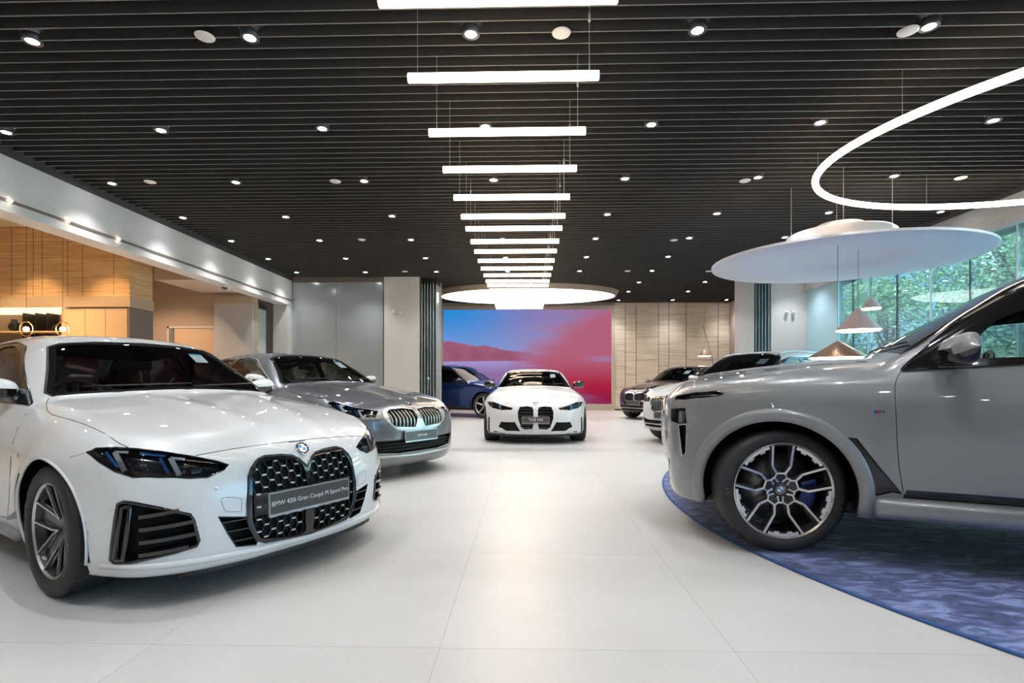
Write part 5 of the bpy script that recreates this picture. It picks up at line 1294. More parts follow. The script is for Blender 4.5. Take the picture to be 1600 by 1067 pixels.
    b.inputs['Roughness'].default_value = .95; b.inputs['Sheen Weight'].default_value = .4; bp = N('ShaderNodeBump'); bp.inputs['Strength'].default_value = .6; bp.inputs['Distance'].default_value = .006; L(n2.outputs['Fac'], bp.inputs['Height']); L(bp.outputs[0], b.inputs['Normal'])
    rg = empty('round_rug', (c[0], c[1], 0), 0, 'huge round blue rug with a marbled pile under the pale grey car', 'rug')
    MB().lathe([(0, .012), (r-.03, .012), (r-.012, .010), (r-.012, 0)], n).build('pile', m, rg, True)
    MB().tube([((r-.006)*math.cos(a), (r-.006)*math.sin(a), .007) for a in np.linspace(0, 2*math.pi, 241)[:-1]], .0085, 8, True).build('binding', principled('rug_binding_blue', (.03, .10, .30), .7), rg, True)
# ---------- trees outside ----------
def build_trees():
    leafs = [principled('leaf_%s' % n_, c_, .5) for n_, c_ in (('deep', (.08, .15, .07)), ('mid', (.20, .32, .14)), ('bright', (.42, .52, .28)))]
    bark = principled('bark', (.12, .09, .07), .9)
    spots = [(12.5, 9.5, 1.15), (13.5, 14., 1.2), (12.2, 18., 1.1), (14.5, 6., 1.2), (16.5, 11.5, 1.5), (17.5, 18.5, 1.6), (13.5, 23., 1.3), (18., 4., 1.5), (21, 26, 1.9), (12.5, 2.0, 1.1)]
    words = ['nearest the two white mullions', 'straight behind the cone lamps', 'beside the pale blue panel', 'at the right edge of the photo', 'in the second line, tallest in the middle', 'in the second line behind the cone lamps', 'far left of the window view', 'in the second line at the right', 'farthest away of all', 'seen through the grey car window']
    for k, (x, y, s) in enumerate(spots):
        rg_ = np.random.default_rng(40+k); t = empty('street_tree', (x, y, -.05), rg_.uniform(0, 6), 'leafy sunlit tree outside the window, %s' % words[k], 'tree', 'trees outside the window')
        tr = MB().tube([(0, 0, 0), (.05, .02, 1.2*s), (.0, .08, 2.4*s)], [.13*s, .10*s, .06*s], 9)
        B = []
        for i in range(7):
            a = rg_.uniform(0, 6.28); q = (math.cos(a)*rg_.uniform(.6, 1.4)*s, math.sin(a)*rg_.uniform(.6, 1.4)*s, rg_.uniform(2.2, 4.6)*s); tr.tube([(0, .05, rg_.uniform(1.0, 2.3)*s), (q[0]*.5, q[1]*.5, q[2]*.75), q], [.05*s, .035*s, .012*s], 6); B.append(q)
        tr.build('trunk', bark, t, True)
        n = 9000; ctr = np.array(B+[(0, 0, 2.0*s), (.8*s, 0, 1.3*s), (-.8*s, .2*s, 1.2*s), (0, -.9*s, 1.6*s), (.1, .9*s, 1.0*s), (0, 0, 3.4*s)]); idx = rg_.integers(0, len(ctr), n)
        d = rg_.normal(size=(n, 3)); d /= np.linalg.norm(d, axis=1)[:, None]; P = ctr[idx]+d*(rg_.uniform(.3, 1, n)[:, None]**.5)*np.array([1.05, 1.05, .8])*s*.95
        P[:, 2] = np.maximum(P[:, 2], .35); a = rg_.normal(size=(n, 3)); a /= np.linalg.norm(a, axis=1)[:, None]; b_ = np.cross(a, rg_.normal(size=(n, 3))); b_ /= np.linalg.norm(b_, axis=1)[:, None]
        L_ = rg_.uniform(.03, .065, n)[:, None]*s; V = np.stack([P-a*L_, P+b_*L_*.45, P+a*L_, P-b_*L_*.45], 1).reshape(-1, 3)
        F = [(4*i, 4*i+1, 4*i+2, 4*i+3) for i in range(n)]; me = bpy.data.meshes.new('foliage'); me.from_pydata(V.tolist(), [], F); me.polygons.foreach_set('material_index', rg_.integers(0, 3, n).tolist()); me.update(); new_obj('foliage', me, leafs, t)
    # pale building beyond the trees
    t = empty('office_building', (34, 18, 0), 0, 'pale building glimpsed beyond the trees', 'building')
    MB().box((0, -22, 0), (8, 22, 11)).build('wall', plaster('facade_white', (.72, .74, .74)), t)
    for j in range(4):
        for i in range(7): MB().box((-.05, -20+i*6, 1+j*2.6), (0, -16.5+i*6, 2.7+j*2.6)).build('facade_window', principled('facade_glass', (.10, .16, .18), .1, .3), t)
RINGP = [(4.341, 4.672), (4.179, 4.865), (4.049, 5.132), (3.921, 5.458), (3.786, 5.845), (3.694, 6.276), (3.711, 6.682), (3.812, 7.014), (4.057, 7.384), (4.467, 7.746), (5.012, 8.032), (5.692, 8.192), (6.304, 8.237), (6.821, 8.162), (7.439, 8.007)]
DISCP = [(3.033, 8.453), (3.661, 9.478), (4.686, 10.234), (5.807, 10.068), (6.48, 9.326), (6.798, 8.369), (6.656, 7.378), (6.164, 6.986), (5.473, 6.737), (4.688, 6.746), (4.052, 7.026), (3.42, 7.47), (3.101, 8.027)]

# ---------- the cars on show ----------
def flat(L): return [(p[1], p[2]) for p in L]
def shift(P, s, c=None):
    P = np.array(P); c = P.mean(0) if c is None else c; return c+(P-c)*s
FT = {}
FT['coupe'] = dict(seat=(.07,.015,.018), cowl=(-.62, 1.02), roofz=1.40, zf=.27, liner_z=lambda x: 1.0,
    ws=[(0,1.392),(-.3,1.383),(-.49,1.362),(-.555,1.335),(-.64,1.17),(-.715,1.03),(-.70,1.008),(-.4,1.032),(0,1.045)],
    dlo=[(-.65,.955),(-1.05,1.165),(-1.38,1.34),(-1.65,1.385),(-2.1,1.37),(-2.7,1.285),(-3.3,1.11),(-3.38,1.06),(-2.6,1.0),(-1.6,.975)],
    panes=[[(-.84,.99),(-1.07,1.135),(-1.38,1.305),(-1.62,1.355),(-1.83,1.352),(-1.90,.99)],[(-1.98,.995),(-1.92,1.348),(-2.3,1.32),(-2.75,1.23),(-2.85,1.015)],[(-2.92,1.02),(-2.83,1.215),(-3.22,1.10),(-3.28,1.07)]],
    rear=[(0,1.36),(-.45,1.33),(-.58,1.12),(0,1.13)], mirror=(-.96,.985), mirror_out=.085,
    seams=[('door_gap', [(-.60,.96),(-.55,.75),(-.58,.5),(-.72,.30)]), ('door_gap', [(-1.92,.97),(-1.93,.7),(-1.90,.45),(-1.85,.30)]), ('door_gap', [(-1.85,.285),(-1.2,.275),(-.72,.30)]), ('door_gap', [(-2.95,1.0),(-2.85,.8),(-2.55,.62),(-2.45,.35)])])
# ===== white four-door coupe in the left foreground =====
def car_white_coupe():
    O = OUT['A']; ft = dict(FT['coupe']); ft['arch_r'] = .375
    S, f, e, pm = base_car('pearl_white', 'coupe4', -1.97, 3.41, -29.5, .022, (.80,.80,.79), dict(metal=.0, rough=.32),
        'large white four-door coupe with black mesh grille and long name plate, at the left', feats=ft)
    kf = [(p[0], 0. if i in (0, 1, 14) else p[1], p[2]) for i, p in enumerate(O['kidney'])]
    kf = [kf[0]]+kf[2:]                                           # one centre point at the notch
    full = kf+[(p[0], -p[1], p[2]) for p in reversed(kf[1:-1])]
    S.cut(full, (1, 0, 0), 3+10)                                   # 13 grille surround
    inner = [(p[0], max(p[1], -.03) if (p[1] > -.068 and p[2] < .4) else min(p[1], -.016), p[2]) for p in O['kinner']]; inner = [tuple(q) for q in smooth_loop(inner, 3)]
    for sg in (-1, 1):
        m = (lambda P: P) if sg < 0 else mir
        S.cut(m(O['headlight']), (.75, sg*.62, .2), 5 if sg < 0 else 6)
        S.cut(m(inner), (1, 0, 0), 14 if sg < 0 else 15)
        S.cut(m(O['intake']), (1, sg*.2, 0), 16, over=(0,))
        S.cut(m(O['vent']), (.75, sg*.62, 0), 17)
        S.cut(sidepts(f, [(-.36,.60),(-.325,.605),(-.38,.46),(-.46,.34),(-.72,.285),(-.72,.305),(-.50,.375),(-.42,.46)], sg), (0, sg, 0), 18, box=.1)
    cut_glass(S, f, ft)
    body = finish_car(S, f, e, pm, 'coupe4', ft, dict(rimf=.725, kind='five_v', rot=math.radians(0), steer=math.radians(-1), width=.245, caliper=(principled('caliper_red', (.5,.01,.015), .3, 0, .6), math.radians(100)), badge=False))
    # grille
    g = S.part([13], 'grille', BLACK_GLOSS, e, .004); trim_line(f, full, (1, 0, 0), .007, 'grille_surround', BLACK_GLOSS, g, True, .004, dense=1)
    pl = [(-.27,.30),(.27,.30),(.27,.555),(-.27,.555)]
    for sg, rid in ((-1, 14), (1, 15)):
        P = inner if sg < 0 else mir(inner)
        b = S.part([rid], 'grille_opening', DARK_VOID, g, -.06); wall_strip(f, P, .004, -.06, 'opening_wall', BLACK_GLOSS, b)
        kidney_mesh(f, P, b, .0405, .0665, -.018, 'hex', principled('grille_mesh_black', (.02,.02,.02), .3), principled('grille_dash_silver', (.72,.70,.69), .3, .25), exclude=[(-.3,.385),(.3,.385),(.3,.50),(-.3,.50)])
    # flat radar panel behind the plate
    q = frontpts(f, [(-.325,.385),(-.1,.385),(.1,.385),(.325,.385),(.325,.50),(.1,.50),(-.1,.50),(-.325,.50)]); N = grad(f, q); q = q-N*.006
    from_vf('radar_panel', list(q)+list(q-N*.02), [tuple(range(8)), tuple(range(8, 16))[::-1]]+[(i, 8+i, 8+(i+1) % 8, (i+1) % 8) for i in range(8)], principled('radar_panel_grey', (.045,.043,.045), .3), g)
    plate(e, 'BMW 420i Gran Coup\u00e9 M Sport Pro', (.862, .0, .4375), (1, 0, .05), .54, .128, .0345)
    roundel('badge', tuple(frontpts(f, [(0, .708)])[0]+np.array((.004, 0, .0))), tuple(grad(f, frontpts(f, [(0, .708)]))[0]), .041, e)
    for sg, r1 in ((-1, 5), (1, 6)):
        m = (lambda P: P) if sg < 0 else mir
        lamp_unit(S, f, m(O['headlight']), (.75, sg*.62, .2), r1, e, sg=sg)
    allr = list(S.R)
    for sg in (-1, 1):
        m = (lambda P: P) if sg < 0 else mir
        S.R = [r if not (r in (16, 17, 18)) or sg*np.mean([S.V[i][1] for i in fc]) > 0 else 99 for fc, r in zip(S.F, allr)]
        it = recess(S, f, m(O['intake']), 16, 'lower_intake', e, .06, edge=BLACK_GLOSS, er=.004, d=(1, sg*.2, 0))
        slats(f, m(O['intake']), (.28, .335, .385), .05, .006, BLACK_GLOSS, it, 'intake_slat', -.022, sg)
        vt = recess(S, f, m(O['vent']), 17, 'side_vent', e, .07, edge=BLACK_GLOSS, er=.009, d=(.75, sg*.62, 0))
        slats(f, m([p if abs(p[1]) < .77 else (p[0], -.775, p[2]) for p in O['vent']]), (.285, .345, .405, .465), .10, .018, BLACK_GLOSS, vt, 'vent_slat', -.04, sg, tilt=-.02*sg)
        trim_line(f, m(O['ventslotin']), (.75, sg*.62, 0), .013, 'vent_frame', BLACK_GLOSS, vt, True, .0, dense=1)
        S.part([18], 'fender_vent', principled('fender_vent_grey', (.10,.11,.12), .3), e, .004)
        trim_line(f, m(O['towcover']), (1, 0, 0), .0012, 'tow_cover_gap', SEAM, e, True, -.0004)
        trim_line(f, m(O['crease']), (0, sg, 0), .0012, 'bumper_gap', SEAM, e, False, -.0004)
        q = sidepts(f, [(-.42, .69)], sg)[0]; MB().lathe([(0, .003), (.016, .0)], 10, Matrix.Translation(q) @ Matrix.Rotation(-sg*math.pi/2, 4, 'X')).build('side_badge', SATIN, e)
        # sensors
        for (yy, zz) in ((.845*sg, .50), (.50*sg, .56)):
            P, ok = drop(f, [(1.2, yy, zz)], (1, 0, 0), .1, 90, 2.5)
            if ok[0]:
                n_ = Vector(grad(f, P)[0]); MB().lathe([(0, .002), (.009, .0015), (.0105, -.001)], 14, Matrix.Translation(P[0]) @ n_.to_track_quat('Z', 'Y').to_matrix().to_4x4()).build('parking_sensor', pm, e, True)
    S.R = allr
    hood_seams(f, e, O['hoodseam'], O['hoodfront'])
    # sculpted lip along the bottom of the nose
    L = frontpts(f, [(y, .205+.02*abs(y)) for y in np.linspace(-.86, .86, 23)]); N = grad(f, L)
    MB().tube([tuple(p) for p in L+N*.004], .017, 8).build('front_lip', pm, e, True)
    L = frontpts(f, [(y, .175) for y in np.linspace(-.62, .62, 15)])
    MB().tube([tuple(p-np.array((.05, 0, .035))) for p in L], .02, 6).build('under_tray_edge', BLACK_PLASTIC, e, True)
    add_wipers(f, e, ft); add_sticker(f, e, ft, (.36, 1.30), (.12, .07))
    # side sill blade
    for sg in (-1, 1):
        P = sidepts(f, [(x, .235) for x in np.linspace(-.5, -2.4, 14)], sg); MB().tube([tuple(p+np.array((0, sg*.01, -.01))) for p in P], .03, 6).build('side_sill', principled('sill_grey', (.25,.25,.26), .35), e, True)
    return e
def add_wipers(f, e, ft):
    mb = MB(); c = ft['cowl']
    for y0, y1 in ((-.55, .05), (.05, .62)):
        P = frontpts(f, [(y0+(y1-y0)*t, ft['ws'][-1][1]+.012+.02*t) for t in (0, .3, .6, 1)]); N = grad(f, P)
        mb.tube([tuple(p) for p in P+N*.012], .006, 6)
    mb.build('wiper', BLACK_PLASTIC, e, True)
def add_sticker(f, e, ft, yz, sz):
    """paper sheet inside the windscreen's upper corner on the passenger side"""
    y, z = yz; w_, h_ = sz
    q = frontpts(f, [(y-w_/2, z-h_/2), (y+w_/2, z-h_/2), (y+w_/2, z+h_/2), (y-w_/2, z+h_/2)]); N = grad(f, q)
    s = from_vf('windscreen_notice', list(q-N*.012)+list(q-N*.0135), [(0, 1, 2, 3), (7, 6, 5, 4)], principled('notice_paper', (.75,.82,.85), .5), e)
    q2 = q-N*.0105; a = q2[3]*.86+q2[0]*.14; b = q2[2]*.86+q2[1]*.14
    from_vf('notice_header', [q2[3], q2[2], b, a], [(0, 1, 2, 3)], principled('notice_blue', (.05,.35,.7), .5), s)
def simple_kidney(S, f, e, outer_half, inner_half, rid, frame_mat, style, dx, dy, accent, bar=None, th=.008, frame_r=.012, depth=.06, off=-.015):
    full = list(outer_half)+[(p[0], -p[1], p[2]) for p in reversed(outer_half) if abs(p[1]) > .004]
    S.cut(full, (1, 0, 0), rid, over=(0,))
    for sg in (-1, 1):
        P = inner_half if sg < 0 else mir(inner_half)
        S.cut(P, (1, 0, 0), rid+1+(sg > 0), over=(rid,))
    def build():
        g = S.part([rid], 'grille', frame_mat, e, .006)
        trim_line(f, full, (1, 0, 0), frame_r, 'grille_surround', frame_mat, g, True, .0, dense=1, dropit=True)
        for sg in (-1, 1):
            P = inner_half if sg < 0 else mir(inner_half)
            b = S.part([rid+1+(sg > 0)], 'grille_opening', DARK_VOID, g, -depth)
            if b is None: continue
            wall_strip(f, P, .006, -depth, 'opening_wall', BLACK_GLOSS, b)
            kidney_mesh(f, P, b, dx, dy, off, style, bar, accent, th)
        return g
    return build
# ===== grey luxury utility car on the blue rug, right foreground =====
def car_grey_suv():
    O = OUT['B']; ft = dict(seat=(.03,.03,.035), cowl=(-.70, 1.22), roofz=1.78, zf=.42, liner_z=lambda x: 1.22, arch_r=.452, arch_z=.26,
        ws=[(0,1.755),(-.35,1.75),(-.60,1.725),(-.66,1.70),(-.74,1.50),(-.82,1.29),(-.80,1.255),(-.4,1.285),(0,1.295)],
        dlo=[(-.60,1.145),(-.62,1.175),(-.745,1.302),(-.915,1.455),(-1.09,1.577),(-1.25,1.64),(-1.6,1.68),(-2.6,1.69),(-3.5,1.64),(-3.95,1.45),(-3.98,1.27),(-3,1.235),(-1.9,1.205),(-1.16,1.18),(-.88,1.162)],
        panes=[[(-.86,1.215),(-.96,1.33),(-1.06,1.435),(-1.20,1.495),(-1.5,1.545),(-1.95,1.575),(-1.98,1.235)],[(-2.06,1.24),(-2.04,1.61),(-2.7,1.62),(-3.0,1.60),(-3.05,1.27)],[(-3.12,1.28),(-3.08,1.58),(-3.5,1.55),(-3.85,1.42),(-3.85,1.30)]],
        rear=[(0,1.70),(-.6,1.66),(-.72,1.35),(0,1.32)], mirror=(-.865,1.175), mirror_out=.16, mirror_s=1.22,
        seams=[('door_gap', [(-.602,1.145),(-.575,1.09),(-.564,1.02),(-.566,.89),(-.572,.71),(-.585,.56),(-.602,.448)]), ('door_gap', [(-2.0,1.2),(-2.0,.8),(-2.0,.44)]), ('door_gap', [(-3.1,1.22),(-2.95,.95),(-2.62,.75),(-2.55,.44)])])
    S, f, e, pm = base_car('stone_grey', 'suv7', 2.07, 4.25, 155, .022, (.25,.262,.275), dict(metal=.1, rough=.3),
        'large pale grey utility car seen side-on, parked on the blue rug', feats=ft); e.location.z = .012
    br = [(-.317,.752),(-.374,.749),(-.475,.60),(-.59,.445),(-.60,.425),(-.552,.43),(-.448,.395),(-.443,.438),(-.40,.562)]
    for sg in (1, -1):
        m = (lambda P: P) if sg > 0 else mir
        S.cut(m(O['headlight']), (.5, sg*.85, .1), 5 if sg > 0 else 6)
        S.cut(m(O['lowlight']), (.75, sg*.66, 0), 30 if sg > 0 else 31); S.cut(m(O['slot']), (.75, sg*.66, 0), 32)
        S.cut(sidepts(f, br, sg), (0, sg, 0), 33, box=.12)
        S.cut(sidepts(f, [(-.62,.455),(-2.7,.455),(-2.7,.405),(-.60,.405)], sg), (0, sg, 0), 34, box=.12)
    kf = [(0,.93),(-.05,.955),(-.14,.965),(-.38,.955),(-.50,.91),(-.53,.82),(-.49,.66),(-.42,.60),(-.09,.585),(0,.62)]
    ki = [(-.035,.925),(-.14,.945),(-.37,.935),(-.47,.895),(-.50,.82),(-.465,.675),(-.40,.62),(-.10,.605),(-.04,.65)]
    ko = [tuple(p) for p in frontpts(f, kf)]; kin = [tuple(p) for p in frontpts(f, ki)]
    kb = simple_kidney(S, f, e, ko, kin, 40, CHROME, 'vertical', .048, 0, CHROME, th=.012, frame_r=.024)
    lg = [tuple(p) for p in frontpts(f, [(-.70,.50),(-.5,.52),(.5,.52),(.70,.50),(.62,.34),(-.62,.34)])]
    S.cut(lg, (1, 0, 0), 43)
    cut_glass(S, f, ft)
    finish_car(S, f, e, pm, 'suv7', ft, dict(rimf=.785, kind='pentagon', rot=math.radians(0), steer=math.radians(20), width=.285, caliper=(principled('caliper_blue', (.01,.05,.35), .3, 0, .6), math.radians(170)), machined=principled('machined_bright', (.80,.77,.74), .25, .85)))
    kb(); recess(S, f, lg, 43, 'lower_grille', e, .05, edge=BLACK_GLOSS)
    allr = list(S.R)
    for sg, r5, r30 in ((1, 5, 30), (-1, 6, 31)):
        m = (lambda P: P) if sg > 0 else mir
        lamp_unit(S, f, m(O['headlight']), (.5, sg*.85, .1), r5, e, .03, sg=sg, detail=False)
        hp = np.array(m(O['headlight'])); mid = [(hp[a]+hp[b])/2 for a, b in ((1, 0), (2, 7), (3, 6), (4, 5))]
        MB().tube([tuple(p-grad(f, p[None])[0]*.012) for p in mid], .006, 8).build('daytime_light', CHROME, e, True)
        lt = S.part([r30], 'lower_headlamp', LENS, e, .002); S.part([r30], 'lamp_bowl', BLACK_GLOSS, lt, -.06); wall_strip(f, m(O['lowlight']), .002, -.06, 'lamp_wall', BLACK_GLOSS, lt)
        c = project(f, np.mean(m(O['lowlight']), 0)[None], 3)[0]; n_ = Vector(grad(f, c[None])[0])
        M = Matrix.Translation(c-np.array(n_)*.03) @ n_.to_track_quat('Z', 'Y').to_matrix().to_4x4()
        MB().rbox((-.018, -.045, -.02), (.022, .045, .012), .008, M).build('projector_housing', LAMP_WHITE, lt, True)
        S.R = [r if r not in (32, 33, 34) or sg*np.mean([S.V[i][1] for i in fc]) > 0 else 99 for fc, r in zip(S.F, allr)]
        recess(S, f, m(O['slot']), 32, 'front_slot', e, .04, edge=SATIN, er=.005, d=(.75, sg*.66, 0))
        P = sidepts(f, br, sg); bt = recess(S, f, [tuple(p) for p in P], 33, 'fender_vent', e, .018, mat=BLACK_PLASTIC, edge=principled('vent_edge_grey', (.22,.2,.2), .3), er=.004, d=(0, sg, 0), back=principled('vent_panel_black', (.018,.016,.015), .25, 0, .6))
        S.part([34], 'door_lower_strip', BLACK_GLOSS, e, -.012)
        S.R = allr
        # wheel arch band standing proud of the wing
        for xc in (SPEC['suv7']['ax'], -SPEC['suv7']['wb']):
            A = np.linspace(-.35, math.pi+.25, 60); wr = .39; VV = []
            RO = ((.452, -.004), (.452, .018), (.518, .018), (.526, .002))
            for q, o in zip(sidepts(f, [(xc+rr*math.cos(a), max(.25, wr+rr*math.sin(a))) for a in A for rr, o in RO], sg), [o for a in A for rr, o in RO]): VV.append((q[0], q[1]+sg*o, q[2]))
            n = len(A); from_vf('wheel_arch_band', VV, [(i*4+k, (i+1)*4+k, (i+1)*4+k+1, i*4+k+1) for i in range(n-1) for k in range(3)], pm, e, True)
        # running board
        P0 = [(-.46, .40), (-2.66, .40)]
        rb = MB(); rb.rbox((-2.68, sg*1.0-.13 if sg > 0 else -1.05, .285), (-.455, sg*1.0+.05 if sg > 0 else -.87, .40), .035); o = rb.build('side_sill', pm, e, True); sharp_by_angle(o.data, 60)
        B = sidepts(f, [(-.448,.913),(-.505,.913)], sg)
        for k, c_ in enumerate(((.05,.3,.8), (.02,.05,.2), (.7,.02,.05))):
            MB().box((-.462-k*.011+.002, min(B[0][1], B[0][1]+sg*.004), .898), (-.452-k*.011, max(B[0][1], B[0][1]+sg*.004), .915)).build('badge_stripe', principled('stripe_%d' % k, c_, .3), e)
        V, F = text_mesh('M', .03); MB().add([(-.497-v[0]*sg*1.3, B[0][1]+sg*(.003+v[2]), .906+v[1]) for v in V], F).build('side_badge', CHROME, e)
    V0 = [(p[0], p[1], p[2]) for p in O['hoodline'][:-1]]
    for S_ in (V0, mir(V0)): trim_line(f, S_, (0, 0, 1), .0022, 'bonnet_gap', SEAM, e, False, -.0005)
    # mud flap edge ahead of the front wheel
    for sg in (-1, 1): MB().rbox((.40, sg*.78-.09, .17), (.43, sg*.78+.09, .30), .008).build('air_deflector', BLACK_PLASTIC, e, True)
    add_wipers(f, e, ft)
    roundel('badge', tuple(frontpts(f, [(0, 1.0)])[0]), tuple(grad(f, frontpts(f, [(0, 1.0)]))[0]), .042, e)
    return e
# ===== grey saloon behind =====
def car_grey_saloon():
    O = OUT['C']
    ft = dict(seat=(.42,.36,.29), mirror_out=.07, cowl=(-.72, 1.09), roofz=1.48, zf=.28, liner_z=lambda x: 1.07, arch_r=.39,
        ws=[(0,1.465),(-.3,1.455),(-.50,1.43),(-.565,1.405),(-.65,1.24),(-.735,1.09),(-.71,1.07),(-.4,1.10),(0,1.115)],
        dlo=[(-.74,1.03),(-1.15,1.23),(-1.48,1.40),(-1.75,1.45),(-2.2,1.44),(-2.9,1.36),(-3.5,1.17),(-3.55,1.12),(-2.7,1.06),(-1.7,1.04)],
        panes=[[(-.90,1.06),(-1.17,1.21),(-1.48,1.37),(-1.75,1.42),(-1.93,1.415),(-2.0,1.06)],[(-2.08,1.065),(-2.02,1.41),(-2.4,1.39),(-2.85,1.31),(-2.98,1.08)],[(-3.05,1.09),(-2.94,1.29),(-3.4,1.15),(-3.43,1.12)]],
        rear=[(0,1.42),(-.45,1.39),(-.60,1.18),(0,1.19)], mirror=(-1.06,1.06), mirror_mat=paint('mirror_silver', (.70,.69,.68), .3, .25), dlo_mat=SATIN,
        seams=[('door_gap', [(-.70,1.03),(-.65,.8),(-.66,.5),(-.78,.32)]), ('door_gap', [(-2.05,1.04),(-2.04,.7),(-2.0,.32)])])
    S, f, e, pm = base_car('saloon_grey', 'sedan5', -1.94, 6.53, -33, .026, (.20,.205,.225), dict(metal=.7, rough=.3),
        'metallic grey four-door saloon with silver slatted grille behind the big white coupe', feats=ft)
    ko = [(p[0], 0. if p[1] > -.05 and k in (0, len(O['kidney'])-1) else p[1], p[2]) for k, p in enumerate(O['kidney'])]
    ko = [(p[0], min(p[1]+.0, 0), p[2]) for p in ko]
    kin = [(p[0], min(p[1], -.022), p[2]) for p in O['kinner']]
    kb = simple_kidney(S, f, e, ko, kin, 40, principled('grille_frame_silver', (.62,.62,.63), .22, .55), 'vertical', .052, 0, principled('slat_silver', (.6,.58,.55), .3, .8), th=.011, frame_r=.014)
    gl = [(p[0], min(p[1], 0), p[2]) for p in O['grille']]; gl = gl+[(p[0], -p[1], p[2]) for p in reversed(gl) if abs(p[1]) > .01]
    gf = [tuple(q) for q in frontpts(f, [(-.62,.46),(-.3,.455),(.3,.455),(.62,.46),(.60,.33),(.3,.305),(-.3,.305),(-.60,.33)])]
    S.cut(gf, (1, 0, 0), 43)
    for sg in (-1, 1): S.cut(O['headlight'] if sg < 0 else mir(O['headlight']), (.75, sg*.62, .25), 5 if sg < 0 else 6)
    cut_glass(S, f, ft)
    finish_car(S, f, e, pm, 'sedan5', ft, dict(rimf=.74, kind='five_v', width=.25, badge=True))
    kb(); rc = recess(S, f, gf, 43, 'lower_grille', e, .05, edge=BLACK_GLOSS, er=.005)
    slats(f, gf, (.34, .375, .41), .03, .005, BLACK_PLASTIC, rc, 'grille_bar', -.02)
    for sg in (-1, 1): lamp_unit(S, f, O['headlight'] if sg < 0 else mir(O['headlight']), (.75, sg*.62, .25), 5 if sg < 0 else 6, e, .035, sg=sg)
    plate(e, 'BMW 520i', (.90, 0, .485), (1, 0, .05), .52, .125, .036)
    L = frontpts(f, [(y, .265+.03*abs(y)) for y in np.linspace(-.84, .84, 21)]); MB().tube([tuple(p) for p in L+grad(f, L)*.003], .016, 8).build('front_lip', SATIN, e, True)
    p = frontpts(f, [(0, .845)]); roundel('badge', tuple(p[0]), tuple(grad(f, p)[0]), .04, e)
    hood_seams(f, e, [(-.70,-.74,1.07),(-.55,-.79,1.02),(-.2,-.83,.97),(.1,-.83,.93),(.32,-.80,.885)], [(.60,-.66,.82),(.70,-.45,.82),(.73,-.2,.83),(.735,0,.83)])
    add_wipers(f, e, ft); add_sticker(f, e, ft, (.40, 1.36), (.15, .09))
    MB().box((-1.05, .28, 1.045), (-.97, .62, 1.105)).build('dashboard_card', principled('yellow_card', (.75,.55,.10), .6), e)
    return e
